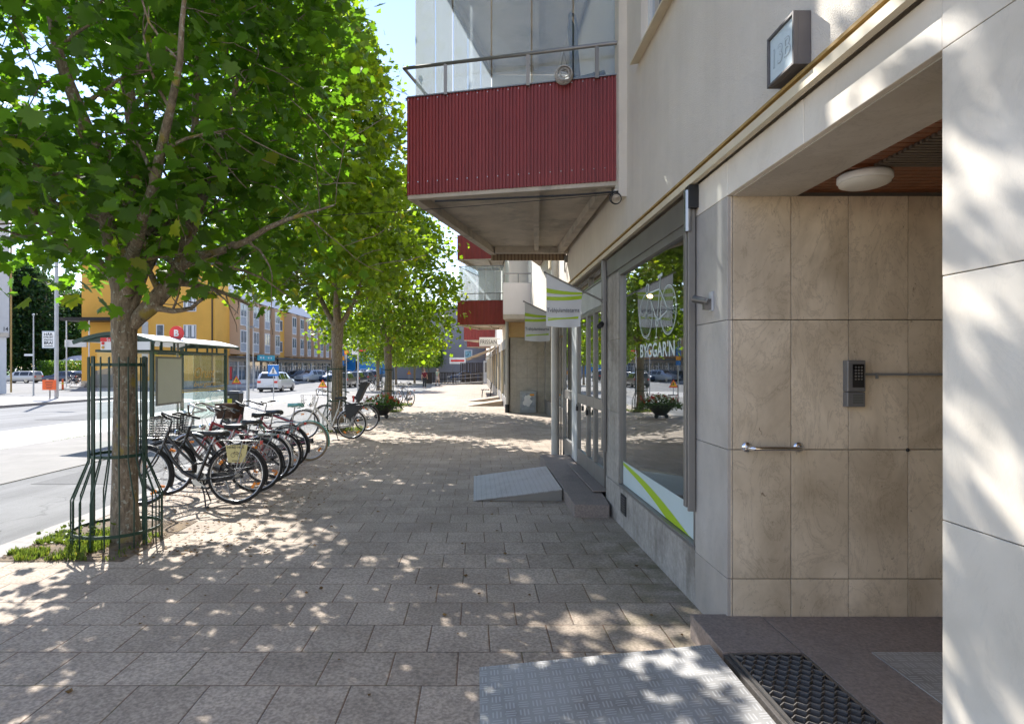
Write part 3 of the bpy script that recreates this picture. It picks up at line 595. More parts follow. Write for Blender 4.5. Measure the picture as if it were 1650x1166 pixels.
def balcony(P, z, bparent, mcol=M_red, h=1.06, ribs=62, glz=True, top=1.72, wallx=1.44):
    """P: near wall corner, near outer, far outer, far wall corner; z: underside"""
    a, b, c, d = [Vector((p[0], p[1], 0)) for p in P]
    s = MB(); s.prism(P, z + .10, z + .22)
    def rim(p, q, w=.10, m=0): # downstand edge beam
        n = Vector((0, 0, 1)).cross(q - p).normalized() * w
        if n.dot((a + b + c + d) / 4 - p) < 0: n = -n
        s.hexa([(*(p)[:2], z), (*(q)[:2], z), (*(q + n)[:2], z), (*(p + n)[:2], z)], [(*(p)[:2], z + .0995), (*(q)[:2], z + .0995), (*(q + n)[:2], z + .0995), (*(p + n)[:2], z + .0995)], m)
    e = (b - a).normalized() * .1
    rim(a + (d - a).normalized() * .002, b, .07); rim(b + (c - b).normalized() * .08, c, .09); rim(c + (b - c).normalized() * .1 + (d - c).normalized() * .095, d + (c - b).normalized() * 0 - (d - a).normalized() * .1, .09)
    m1, m2 = (a * .62 + b * .38), (d * .60 + c * .40)
    u = (m2 - m1).normalized(); n = Vector((-u.y, u.x, 0)) * .035
    s.hexa([(*(m1 + u * .08 - n)[:2], z + .03), (*(m1 + u * .08 + n)[:2], z + .03), (*(m2 - u * .1 + n)[:2], z + .03), (*(m2 - u * .1 - n)[:2], z + .03)],
           [(*(m1 + u * .08 - n)[:2], z + .0995), (*(m1 + u * .08 + n)[:2], z + .0995), (*(m2 - u * .1 + n)[:2], z + .0995), (*(m2 - u * .1 - n)[:2], z + .0995)])
    q1, q2 = a + (b - a) * .05 + (d - a) * .03, d + (c - d) * .1 - (d - a) * .05
    s.bar((*q1[:2], z + .05), (*q2[:2], z + .05), .09, .098)
    root = bld('balcony', s, M_greyconc, bparent)
    # corrugated front and outer side
    def corr(p, q, cnt, z0, z1):
        w = MB(); u = (q - p); L = u.length; u.normalize(); n = Vector((u.y, -u.x, 0))
        if n.dot(p - (a + b + c + d) / 4) < 0: n = -n
        vs = []; pr = []
        for i in range(cnt):
            t0 = i / cnt * L; st_ = L / cnt
            for f_, dd in ((0, .002), (.3, .002), (.42, .016), (.88, .016)): pr.append((t0 + f_ * st_, dd))
        pr.append((L, .002))
        for t, dd in pr:
            k = p + u * t + n * dd; vs += [(k.x, k.y, z0), (k.x, k.y, z1)]
        w.add(vs, [(2 * i, 2 * i + 2, 2 * i + 3, 2 * i + 1) for i in range(len(pr) - 1)], 0)
        # screws
        if cnt > 40:
            for i in range(1, cnt, 3):
                for zz in (z0 + .13, z1 - .025):
                    k = p + u * (i / cnt + .65 / cnt) * L + n * .017; w.cyl((k.x, k.y - .003, zz), .006, .004, 6, 1, 'y')
        k0, k1 = p + n * .008, q + n * .008
        w.bar((*k0[:2], z1 + .006), (*k1[:2], z1 + .006), .04, .012, 2)
        return w
    pf = corr(a, b, ribs, z + .04, z + h).build('front_panel', [mcol, M_steel, M_alud], root, world=True)
    corr(b, c, int(ribs * 1.4) if ribs > 10 else ribs, z + .04, z + h).build('side_panel', [mcol, M_steel, M_alud], root, world=True)
    # inner sheet so the panels have a back
    # railing
    r = MB(); zt = z + h + .30
    cen = (a + b + c + d) / 4
    A_, B_, C_ = [p + (p - cen).normalized() * .05 for p in (a, b, c)]
    r.tube([(A_.x, A_.y, zt), (B_.x, B_.y, zt), (C_.x, C_.y, zt)], .019, 10)
    for t in (.12, .42, .8): k = A_.lerp(B_, t); r.bar((k.x, k.y, z + h - .02), (k.x, k.y, zt - .01), .035, .02)
    for t in (.3, .7): k = B_.lerp(C_, t); r.bar((k.x, k.y, z + h - .02), (k.x, k.y, zt - .01), .035, .02)
    r.build('railing', M_alu, root, world=True)
    if glz:
        ins = [p + (cen - p).normalized() * .10 for p in (a, b, c, d)]
        for (p, q, cnt, gm, nm) in ((ins[0], ins[1], 5, M_glassBal, 'glass_panel'), (ins[1], ins[2], 5, M_frost, 'glass_panel')):
            for i in range(cnt):
                k0, k1 = p.lerp(q, i / cnt + .004), p.lerp(q, (i + 1) / cnt - .004)
                g = MB()
                if gm is M_frost: g.add([(*k0[:2], z + h), (*k1[:2], z + h), (*k1[:2], z + h + top), (*k0[:2], z + h + top)], [(0, 1, 2, 3)])
                else: g.bar((*k0[:2], z + h + top / 2), (*k1[:2], z + h + top / 2), .008, top)
                g.build(nm, gm, root, world=True)
        # white end wall of the loggia and glazed rails
        g = MB(); g.bar((*ins[3][:2], z + 1.51), (*ins[2][:2], z + 1.51), .05, 2.56); g.build('end_wall', M_white, root, world=True)
        g = MB()
        for zz in (z + h + .01, z + h + top - .01):
            g.bar((*ins[0][:2], zz), (*ins[1][:2], zz), .03, .03); g.bar((*ins[1][:2], zz), (*ins[2][:2], zz), .03, .03)
        g.build('glazing_rail', M_alu, root, world=True)
    return root
P1 = [(1.42, 5.72), (-.72, 6.22), (.23, 9.34), (1.438, 9.34)]
balcony(P1, 3.32, B); balcony([(x, y + .001) for x, y in P1], 6.12, B, ribs=20)
balcony([(x, y + .001) for x, y in P1], 8.9, B, ribs=20, glz=False)
# ribbed brown edge under the far side
mb = MB(); x = .24
while x < 1.42: mb.box(x, x + .035, 9.345, 9.365, 3.24, 3.54); x += .055
mb.box(.24, 1.43, 9.366, 9.38, 3.24, 3.54, 1); bld('ribbed_edge', mb, [mat('ribbed tan sheet', (.33, .24, .15), .6), mat('brown sheet', (.20, .13, .08), .6)])
# ------------------------------------------------------------------ next building along the street
B2 = T('shop_building', 'low stone faced block of shops with flats, red glazed balconies and awnings', 'building', (3, 30, gz(30)))
def b2(name, mb, m, parent=None, **k): return mb.build(name, m, parent or B2, world=True, **k)
XB = 1.2
mb = MB(); mb.box(XB + .05, 9, 22.43, 72, 2.72, 12.2); b2('upper_wall', mb, M_plaster)
mb = MB(); mb.box(XB + .04, 2.9, 22.42, 23.5, 2.66, 3.3); b2('ochre_band', mb, mat('ochre plaster', (.66, .46, .22), .8))
mb = MB(); clad_y(mb, 22.4, [XB + .1, 1.55, 1.95, 2.33, 2.62], [-.22, .42, 1.12, 1.84, 2.65], t=.04); clad_x(mb, XB, [22.44, 22.95, 23.5], [-.22, .42, 1.12, 1.84, 2.65], t=.05); b2('stone_cladding', mb, M_stone)
mb = MB(); mb.box(XB + .14, 9, 22.45, 72, -.8, 2.7); b2('core', mb, M_joint)
mats_sf = [mat('shop frame', (.30, .29, .28), .5, .3), M_trim]
y = 23.6; i = 0
while y < 71:
    w = 4.6; f = MB(); f.box(XB, XB + .1, y, y + .35, -.6, 2.7, 1); f.box(XB + .02, XB + .1, y + .351, y + w, 2.3, 2.69); f.box(XB + .02, XB + .1, y + .351, y + w, -.6, .25)
    for k in (1.5, 3.0): f.box(XB + .03, XB + .1, y + k, y + k + .07, .251, 2.299)
    o = b2('shop_front', f, mats_sf); g = MB(); g.box(XB + .06, XB + .068, y + .352, y + w - .001, .251, 2.299); b2('pane', g, M_glassS, o); y += w; i += 1
for k, yy in enumerate((25.0, 38.4, 51.8)):
    PP = [(XB + .04, yy), (-.80, yy + .3), (.1, yy + 3.2), (XB + .04, yy + 3.2)]
    for z in ((3.30, 6.1, 8.9) if k < 2 else (3.3, 6.1)): balcony(PP, z - (.0 if k == 0 else .06), B2, mcol=M_redf, ribs=10, top=1.5)
# white balcony and its angled bay
mb = MB(); PW = [(2.75, 20.9), (.96, 20.9), (1.22, 23.0), (2.75, 23.0)]
mb.prism(PW, 3.24, 3.40, 1); mb.prism(PW, 3.402, 4.52, 0); b2('white_balcony', mb, [mat('white balcony board', (.78, .73, .70), .6, var=.03), M_greyconc])
mb = MB(); mb.tube([(.98, 20.92, 4.85), (2.7, 20.92, 4.85)], .025, 8)
for x in (1.0, 1.5, 2.1): mb.tube([(x, 20.92, 4.5), (x, 20.92, 4.85)], .02, 6)
b2('railing', mb, M_alu)
mb = MB(); mb.hexa([(1.35, 16.2, 4.75), (1.94, 14.4, 4.75), (1.94, 17.9, 4.75)], [(1.35, 16.2, 7.4), (1.94, 14.4, 7.4), (1.94, 17.9, 7.4)]); mb.hexa([(1.33, 16.2, 4.6), (1.94, 14.35, 4.6), (1.94, 17.95, 4.6)], [(1.33, 16.2, 4.748), (1.94, 14.35, 4.748), (1.94, 17.95, 4.748)], 1)
bld('bay_window', mb, [MC['white balcony board'], MC['brown sheet']])
mb = MB(); mb.tube([(XB - .02, 22.3, -.18), (XB - .02, 22.3, 3.3)], .06, 16); mb.tube([(XB - .02, 22.3, -.18), (XB - .02, 22.3, .12)], .085, 16, 1); b2('downpipe', mb, [mat('column paint', 0), M_black])
# ------------------------------------------------------------------ things on and by our building
def single(name, mb, m, label, cat, base, group=None, bevel=0):
    o = mb.build(name, m, base=base, bevel=bevel); return tag(o, label, cat, group)
# house number box
t = T('house_number_sign', 'grey metal box sign reading 13B with pale face above the entrance', 'sign', (1.44, 2.645, 2.86))
mb = MB(); y0, y1, z0, z1 = 2.53, 2.762, 2.857, 3.087; xf = 1.362
mb.box(xf + .02, 1.438, y0, y1, z0, z1)
for a in ((y0, y0 + .012, z0, z1), (y1 - .012, y1, z0, z1), (y0 + .0121, y1 - .0121, z0, z0 + .012), (y0 + .0121, y1 - .0121, z1 - .012, z1)): mb.box(xf, xf + .02, *a)
mb.build('sign_box', mat('brown grey metal', (.15, .135, .13), .5, .3), t, world=True, bevel=.0015)
mb = MB(); mb.box(xf + .011, xf + .019, y0 + .0125, y1 - .0125, z0 + .0125, z1 - .0125); mb.build('face', mat('pale sign face', (.60, .70, .74), .35, var=.03), t, world=True)
text('13B', .088, (xf + .0095, (y0 + y1) / 2, (z0 + z1) / 2), (0, -1, 0), (0, 0, 1), mat('number outline', (.36, .43, .46), .6, var=0), 'number', t, width=.15, bold=.008)
text('13B', .080, (xf + .009, (y0 + y1) / 2, (z0 + z1) / 2), (0, -1, 0), (0, 0, 1), MC['pale sign face'], 'number_fill', t, width=.142, bold=-.012)
# ceiling lamp in the recess
t = T('ceiling_lamp', 'round white ceiling lamp under the wood panelled entrance ceiling', 'lamp', (2.01, 3.05, 2.555))
MB().lathe([(0, 0), (.115, 0), (.125, -.010), (.125, -.036), (.12, -.042), (0, -.042)], n=40).build('lamp_base', M_white, t)
MB().lathe([(.118, -.0425), (.115, -.055), (.088, -.066), (.05, -.071), (0, -.073)], n=40).build('diffuser', mat('opal diffuser', (.72, .70, .64), .3, var=.03), t)
# intercom
t = T('door_intercom', 'grey metal door entry keypad with loudspeaker grille on brown marble wall', 'intercom', (2.20, 3.42, 1.33))
k = 3.425 / 950
def px(x): return (x - 767) * k
def pz(y): return ZC - (y - 590) * k
mb = MB(); mb.box(px(1357.5), px(1386), 3.378, 3.4235, pz(654.5), pz(631)); mb.box(px(1357.5), px(1386), 3.376, 3.4235, pz(630.2), pz(580.5)); mb.build('housing', mat('intercom metal', (.25, .255, .265), .4, .6), t, world=True, bevel=.004)
mb = MB(); mb.box(px(1365), px(1383.5), 3.3735, 3.3755, pz(623.5), pz(586.5)); mb.build('keypad', M_black, t, world=True)
mb = MB()
for r_ in range(5):
    for c_ in range(3): x = 2.172 + c_ * .017; z = 1.555 - r_ * .0172; mb.cyl((x + .0, 3.370, z), .0056, .003, 10, 0, 'y')
mb.build('button', mat('keypad button', (.30, .30, .30), .3, .8, var=0), t, world=True)
n_ = 0
for r_, row in enumerate(('123', '456', '789', '*0#')):
    for c_, ch in enumerate(row): text(ch, .005, (2.172 + c_ * .017, 3.3695, 1.555 - r_ * .0172), (1, 0, 0), (0, 0, 1), M_white, 'digit', t)
mb = MB(); mb.box(px(1366), px(1382), 3.3735, 3.3758, pz(595), pz(588)); mb.build('display', mat('lcd', (.02, .025, .02), .1, var=0), t, world=True)
mb = MB()
for i in range(6): mb.box(px(1366), px(1382), 3.374, 3.3778, pz(636 + i * 2.6) , pz(634.6 + i * 2.6))
mb.build('speaker_grille', mat('grille', (.12, .13, .12), .5), t, world=True)
mb = MB(); mb.box(px(1387), 3.29, 3.402, 3.423, pz(604.8), pz(601)); mb.box(px(1406), px(1410), 3.395, 3.4, pz(610), pz(600.5)); single('cable_duct', mb, mat('duct grey', (.20, .20, .19), .5), 'grey cable duct running right from the door keypad across marble', 'cable duct', (2.8, 3.42, 1.5))
# grab rail
t = T('grab_rail', 'short chrome grab rail on the brown marble entrance wall', 'handrail', (1.73, 3.42, 1.09))
ax, bx, zz = px(1203), px(1286), pz(720)
mb = MB(); mb.tube([(ax, 3.41, zz), (ax, 3.375, zz), (ax + .008, 3.362, zz), (ax + .022, 3.358, zz), (bx - .022, 3.358, zz), (bx - .008, 3.362, zz), (bx, 3.375, zz), (bx, 3.41, zz)], .0125, 14); mb.build('bar', M_chrome, t, world=True)
for x in (ax, bx): MB().lathe([(0, -.012), (.02, -.012), (.031, -.004), (.031, .0)], (x, 3.4235, zz), 24, 0, 'y').build('wall_flange', M_chrome, t, world=True)
mb = MB(); mb.sphere((px(1462), 3.422, pz(724.5)), .011, 10); single('screw_hole', mb, M_black, 'black plug in the marble joint beside the chrome grab rail', 'wall plug', (px(1462), 3.425, 1.07))
# small sensor lamp on pilaster
t = T('movement_sensor', 'small grey wall sensor with tilted tube on the grey marble pilaster', 'sensor', (1.46, 3.66, 1.93))
MB().box(1.447, 1.459, 3.62, 3.665, 1.90, 2.02).build('plate', mat('sensor plate', (.55, .56, .57), .4), t, world=True)
mb = MB(); mb.box(1.405, 1.4465, 3.625, 3.66, 1.91, 1.975); mb.tube([(1.43, 3.62, 1.955), (1.375, 3.72, 1.985)], [.02, .024], 14); mb.build('sensor_tube', M_alud, t, world=True)
mb = MB(); mb.box(1.39, 1.455, 6.57, 6.598, 2.0, 2.06); mb.tube([(1.40, 6.57, 2.03), (1.36, 6.50, 2.0)], .03, 10); single('wall_bracket', mb, M_black, 'black bracket on the shutter guide between shop window and doors', 'bracket', (1.45, 6.58, 2.0))
# ramps
def ramp_(y0, y1, xl, xr, zr, label, name='ramp_plate'):
    g0 = gz((y0 + y1) / 2)
    t = T(name, label, 'ramp', ((xl + xr) / 2, (y0 + y1) / 2, g0), group='tread plate ramps up to the thresholds')
    mb = MB(); mb.hexa([(xl, y0, gz(y0) + .001), (xr, y0, zr - .012), (xr, y1, zr - .012), (xl, y1, gz(y1) + .001)], [(xl, y0, gz(y0) + .012), (xr, y0, zr), (xr, y1, zr), (xl, y1, gz(y1) + .012)])
    mb.build('deck', M_tread, t, world=True, bevel=.0015)
    mb = MB(); mb.hexa([(xl + .12, y0 + .004, gz(y0) + .002), (xr, y0 + .004, gz(y0) + .002), (xr, y0 + .012, gz(y0) + .002), (xl + .12, y0 + .012, gz(y0) + .002)],
        [(xl + .12, y0 + .004, gz(y0) + .009), (xr, y0 + .004, zr - .0125), (xr, y0 + .012, zr - .0125), (xl + .12, y0 + .012, gz(y0) + .009)])
    mb.build('side_plate', M_alu, t, world=True)
    return t
ramp_(1.15, 3.09, .018, 1.225, .105, 'large galvanised tread plate ramp in the foreground against the entrance step')
ramp_(7.08, 8.73, -.03, 1.035, .085, 'smaller tread plate ramp at the bicycle shop door step')
mb = MB(); mb.box(2.0, 3.2, 1.4, 2.98, .112, .118); single('tread_plate', mb, M_tread, 'tread plate lying on granite inside the entrance recess', 'plate', (2.5, 2.2, .112))
# grate
t = T('door_grate', 'black diamond mesh foot grate set in the granite entrance step', 'grate', (1.45, 2.3, .02))
mb = MB(); mb.box(1.28, 1.296, 1.0, 2.985, .03, .11); mb.box(1.64, 1.654, 1.0, 2.985, .03, .11); mb.box(1.297, 1.639, 2.972, 2.985, .03, .11); mb.build('grate_frame', M_alud, t, world=True)
mb = MB(); y = .9
for i in range(46):
    y = .95 + i * .046
    pts = [(1.297 + j * .0285, y + (.024 if (j + i) % 2 else -.0), .104) for j in range(13)]
    for p, q in zip(pts, pts[1:]):
        if q[1] < 2.968: mb.bar(p, q, .004, .026)
mb.build('grating', mat('grate steel', (.20, .185, .17), .55, .5), t, world=True)
# flags
def flag(yb, zb, dx_, dz, w, hl, label):
    base = (1.44, yb, zb); tip = Vector((1.44 - dx_, yb, zb + dz)); t = T('shop_flag', label, 'flag', base, group='white flags of the bicycle shop')
    MB().tube([base, tip], [.011, .008], 10).sphere(tip, .013, 10).tube([(1.47, yb, zb - .02), Vector(base) * .94 + tip * .06], .02, 10).build('flagpole', M_alu, t, world=True)
    d = (Vector(base) - tip).normalized(); n = 24; m_ = 20; cl = MB(); vs = []; zbot = tip.z - hl
    def pt(i, j, off=0):
        u = i / n; top = tip + d * (.02 + u * w / abs(d.x)); v = j / m_
        z = top.z - .008 + (zbot - .02 * math.sin(u * PI * .9) - top.z) * v
        wob = .016 * math.sin(u * 7 + v * 2.1) * v + .008 * math.sin(v * 9 + u * 3)
        return (top.x - (.012 * v if i == n else 0) + .010 * v * math.sin(u * 5), top.y + wob + off, z)
    for i in range(n + 1):
        for j in range(m_ + 1): vs.append(pt(i, j))
    cl.add(vs, [(i * (m_ + 1) + j, (i + 1) * (m_ + 1) + j, (i + 1) * (m_ + 1) + j + 1, i * (m_ + 1) + j + 1) for i in range(n) for j in range(m_)], 0, True)
    c = cl.build('flag_cloth', M_flag, t, world=True)
    def band(c0, c1, w0, w1, curve, u0=0.0, u1=1.0):
        b = MB(); vs = []
        for i in range(int(u0 * n), int(u1 * n) + 1):
            u = i / n; cc = c0 + (c1 - c0) * u + curve * math.sin(u * PI); hw = w0 + (w1 - w0) * u
            for v in (cc - hw, cc + hw):
                jz = zbot + (tip.z - zbot) * (1 - v)
                top = tip + d * (.02 + u * w / abs(d.x)); vv = (top.z - jz) / max(.01, top.z - zbot)
                p = pt(i, vv * m_); vs.append((p[0], p[1] - .003, jz))
        k_ = len(vs) // 2 - 1; b.add(vs, [(2 * i, 2 * i + 2, 2 * i + 3, 2 * i + 1) for i in range(k_)], 0, True)
        b.build('green_band', M_lime, c, world=True)
    band(.34, .40, .045, .02, .02); band(.49, .47, .035, .035, .02)
    band(.86, .84, .006, .018, .02, .08, .92); band(.90, .87, .016, .006, -.01, .08, .92)
    text('Tvåhjulsmästarna', .060 * w / .4, (tip.x + w * .5, yb - .032, zbot + (tip.z - zbot) * .27), (1, 0, 0), (0, 0, 1), M_ink, 'lettering', c, width=w * .9, bold=.0)
    return t
flag(6.6, 2.28, .67, .33, .40, .59, 'nearer white flag with two lime bands, fully visible beside the shop doors')
flag(8.9, 2.2, .72, .34, .40, .58, 'farther white flag with lime bands, partly hidden behind the other by the column')
# noticeboard leaning on the stone end wall
t = T('poster_frame', 'grey framed poster board with torn poster leaning against the stone corner', 'poster', (1.8, 22.2, gz(22)))
x0, x1, zb = 1.66, 2.27, gz(22.2)
MB().box(x0, x1, 22.20, 22.26, zb, zb + .82).build('frame', mat('poster frame grey', (.33, .35, .36), .5, .4), t, world=True, bevel=.01)
MB().box(x0 + .06, x1 - .06, 22.19, 22.199, zb + .10, zb + .74).build('backboard', mat('poster board', (.36, .39, .42), .7, var=.3, vs=6), t, world=True)
mb = MB(); random.seed(4)
for cx, cz, r_ in ((-.03, .1, .13), (.05, -.02, .10), (-.12, -.08, .09), (.02, .17, .09), (-.08, .0, .12), (.12, -.0, .05), (.0, -.14, .07)):
    mb.add([(1.965 + cx + r_ * random.uniform(.6, 1.2) * math.cos(2 * PI * i / 9), 22.188 - .0004 * len(mb.f), zb + .43 + cz + r_ * random.uniform(.6, 1.2) * math.sin(2 * PI * i / 9)) for i in range(9)], [tuple(range(9))])
mb.build('torn_paper', M_white, t, world=True)
MB().box(x1 - .24, x1 - .08, 22.184, 22.187, zb + .64, zb + .71).build('orange_label', mat('orange label', (.8, .35, .03), .6), t, world=True)
# lantern basket on balcony railing
A_ = Vector((.86, 5.78, 4.62)); t = T('hanging_lantern', 'small white wicker lantern hanging from the balcony railing', 'lantern', A_)
mb = MB(); mb.torus((0, -.05, -.21), .045, .006, 'y', 24, 6)
for i in range(9): mb.torus((0, -.05 + i * .012, -.21), .075 * math.sin(PI * (.28 + i * .055)) + .012, .0045, 'y', 24, 6)
mb.build('wicker_body', mat('wicker', (.45, .42, .38), .8, var=.5, vs=60), t); MB().tube([(0, 0, .02), (-.03, -.03, -.14)], .002, 5).tube([(0, 0, .02), (.03, -.03, -.14)], .002, 5).build('cord', M_black, t)
# chair behind the balcony glass
t = T('folding_chair', 'dark folding chair standing behind the balcony glass near the wall', 'chair', (1.17, 6.15, 3.56), 1.2)
mb = MB()
for s in (-.2, .2): mb.tube([(s, -.25, 0), (s, .12, .95), (s, .16, 1.45), (s * .8, .15, 1.62), (0, .14, 1.68)], .016, 8); mb.tube([(s, .25, 0), (s, -.1, .95)], .014, 8)
mb.build('frame', M_black, t); MB().hexa([(-.2, -.2, .93), (.2, -.2, .93), (.2, .2, .9), (-.2, .2, .9)], [(-.2, -.2, .96), (.2, -.2, .96), (.2, .2, .93), (-.2, .2, .93)]).build('seat', mat('chair cloth', (.05, .08, .08), .8), t)
MB().hexa([(-.19, .13, 1.05), (.19, .13, 1.05), (.19, .15, 1.05), (-.19, .15, 1.05)], [(-.19, .15, 1.6), (.19, .15, 1.6), (.19, .17, 1.6), (-.19, .17, 1.6)]).build('backrest', MC['chair cloth'], t)
# wires
mb = MB(); pts = []
for i in range(41):
    u = i / 40; pts.append((1.36 - u * 9.5, 5.66 - .9 * u * 0 + 0.2 * u, 3.215 + .10 * u - .28 * math.sin(PI * u)))
mb.tube(pts, .0035, 5); mb.tube([(1.37 + .0, 5.64, 3.23), (.9, 5.66, 3.20), (.3, 5.72, 3.19), (-.4, 5.76, 3.17)], .010, 6)
mb.torus((1.33, 5.62, 3.16), .055, .005, 'y', 24, 5); mb.torus((1.335, 5.615, 3.155), .048, .004, 'y', 24, 5)
single('overhead_cable', mb, M_black, 'thin black cable looped at the balcony and strung across to the trees', 'cable', (1.36, 5.66, 3.2))
mb = MB(); mb.tube([(1.40, 9.30, 3.28), (1.43, 9.5, 3.1), (1.5, 9.6, 2.95), (1.43, 9.7, 2.7)], .010, 6); mb.box(1.40, 1.5, 9.25, 9.33, 3.20, 3.3); single('cable_box', mb, mat('duct grey', 0), 'grey junction box with dangling cable below the balcony corner', 'junction box', (1.43, 9.3, 3.1))
# ------------------------------------------------------------------ down the shop row
t = T('shop_sign', 'white projecting shop sign with curly black letters reading FRISSAN', 'sign', (1.2, 30, 2.6))
MB().box(.17, 1.10, 29.97, 30.03, 2.58, 3.03).build('sign_board', mat('sign white', (.72, .70, .66), .5, var=.02), t, world=True, bevel=.01)
text('FRISSAN', .21, (.635, 29.966, 2.80), (1, 0, 0), (0, 0, 1), M_ink, 'lettering', t, width=.82)
MB().bar((1.1, 30, 2.95), (1.22, 30, 2.95), .03, .03).bar((1.1, 30, 2.66), (1.22, 30, 2.66), .03, .03).build('bracket', M_black, t, world=True)
t = T('awning', 'long beige awning folded out low over the far shop fronts', 'awning', (1.2, 41, 2.6)); mb = MB()
for i in range(7):
    ya, yb_ = 36 + i * 1.3, 36 + (i + 1) * 1.3
    mb.hexa([(1.19, ya, 2.72), (1.19, yb_, 2.72), (-.60, yb_, 2.02), (-.60, ya, 2.02)], [(1.19, ya, 2.745), (1.19, yb_, 2.745), (-.60, yb_, 2.045), (-.60, ya, 2.045)], i % 2)
mb.build('canvas', [mat('awning beige', (.62, .50, .36), .8), mat('awning cream', (.70, .62, .50), .8)], t, world=True)
MB().tube([(-.62, 36, 2.03), (-.62, 45.1, 2.03)], .04, 8).bar((1.2, 36.5, 2.3), (-.55, 36.5, 2.02), .03, .04).bar((1.2, 44.5, 2.3), (-.55, 44.5, 2.02), .03, .04).build('awning_arm', M_alu, t, world=True)
t = T('awning', 'white upper awning folded out near the top of the shop row', 'awning', (1.2, 33, 2.6)); MB().hexa([(1.19, 31.5, 2.75), (1.19, 35.2, 2.75), (.72, 35.2, 2.42), (.72, 31.5, 2.42)], [(1.19, 31.5, 2.77), (1.19, 35.2, 2.77), (.72, 35.2, 2.44), (.72, 31.5, 2.44)]).build('canvas', MC['awning cream'], t, world=True)
MB().bar((1.2, 31.6, 2.5), (.74, 31.6, 2.42), .02, .03).build('awning_arm', M_alu, t, world=True)
for i, (ya, yb_, xl) in enumerate(((26.4, 27.9, -.35), (30.4, 31.9, -.4))):
    mb = MB(); mb.hexa([(xl, ya, gz(ya) + .001), (1.19, ya, gz(ya) + .001), (1.19, yb_, gz(yb_) + .001), (xl, yb_, gz(yb_) + .001)], [(xl, ya, gz(ya) + .015), (1.19, ya, gz(ya) + .24), (1.19, yb_, gz(yb_) + .24), (xl, yb_, gz(yb_) + .015)])
    single('wooden_ramp', mb, mat('ramp boards', (.45, .35, .26), .8), ['wooden wedge ramp at the first doorway past the stone corner', 'wooden wedge ramp farther along, just before the black bench'][i], 'ramp', (.5, ya, gz(ya)))
t = T('bench', 'thin black metal bench on the pavement outside the shops', 'bench', (.7, 35, gz(35))); g = gz(35)
mb = MB()
for i in range(5): mb.bar((.35 + i * .1, 34.6, g + .45), (.35 + i * .1, 36.2, g + .45), .06, .02)
mb.build('seat', M_black, t, world=True); mb = MB()
for i in range(3): mb.bar((.86 + .03 * i, 34.6, g + .55 + .13 * i), (.86 + .03 * i, 36.2, g + .55 + .13 * i), .02, .07)
mb.build('backrest', M_black, t, world=True)
for a in (34.7, 36.1):
    MB().bar((.35, a, g), (.40, a, g + .44), .03, .03).build('leg', M_black, t, world=True); MB().bar((.85, a, g), (.95, a, g + .9), .03, .03).build('leg', M_black, t, world=True)
# white board at 70 m, ramp with rails, fences
G = gz(60)
t = T('white_door', 'white door panel with dark glass standing open at the far end of the shops', 'door', (1.2, 68, G)); MB().box(.86, 1.6, 68, 68.06, G, 2.2).build('door_leaf', M_white, t, world=True); MB().box(1.0, 1.45, 67.98, 67.995, .9, 2.0).build('pane', M_alud, t, world=True)
def fence(name, label, x0, x1, y, z0, z1, m, step=.16):
    t = T(name, label, 'fence', ((x0 + x1) / 2, y, z0)); mb = MB()
    mb.box(x0, x1, y, y + .05, z1 - .08, z1); mb.box(x0, x1, y, y + .05, z0 + .1, z0 + .18); mb.build('rail', m, t, world=True); mb = MB(); x = x0; i = 0
    while x < x1: mb.box(x, x + step * (.72 if i % 2 else .5), y - .025, y - .002, z0 + .02, z1 - .02 * (i % 3)); x += step; i += 1
    mb.build('boards', m, t, world=True); mb = MB(); n_ = 4
    for i in range(n_ + 1): x = x0 + (x1 - x0 - .08) * i / n_; mb.box(x, x + .08, y + .051, y + .13, z0, z1 + .03)
    mb.build('posts', m, t, world=True)
M_dkw = mat('dark stained wood', (.05, .04, .035), .8, var=.3)
fence('picket_fence', 'low dark brown board fence around the far terrace', -6.2, .85, 70, G, .86, M_dkw)
fence('picket_fence', 'taller dark slatted fence behind the far terrace, by the white door', -2.0, 1.1, 75, G, 2.0, M_dkw, .22)
mb = MB(); mb.box(-5.9, -5.2, 69.0, 69.9, G, .82); single('planter_box', mb, M_dkw, 'dark wooden box at the left end of the terrace fence', 'box', (-5.5, 69.5, G))
t = T('terrace_ramp', 'grey railed access ramp in front of the dark terrace fence', 'ramp', (-.8, 67, G)); MB().hexa([(-3.4, 66, G), (.8, 66, G), (.8, 67.3, G), (-3.4, 67.3, G)], [(-3.4, 66, G + .02), (.8, 66, G + .32), (.8, 67.3, G + .32), (-3.4, 67.3, G + .02)]).build('deck', M_slabs, t, world=True)
mb = MB()
for dz in (.55, .95): mb.tube([(-3.2, 66, G + dz), (.8, 66, G + dz + .3)], .03, 6)
for x in (-3.2, -1.9, -.6, .7): mb.tube([(x, 66, G), (x, 66, G + .95 + .3 * (x + 3.2) / 4)], .03, 6)
mb.build('railing', M_alu, t, world=True)
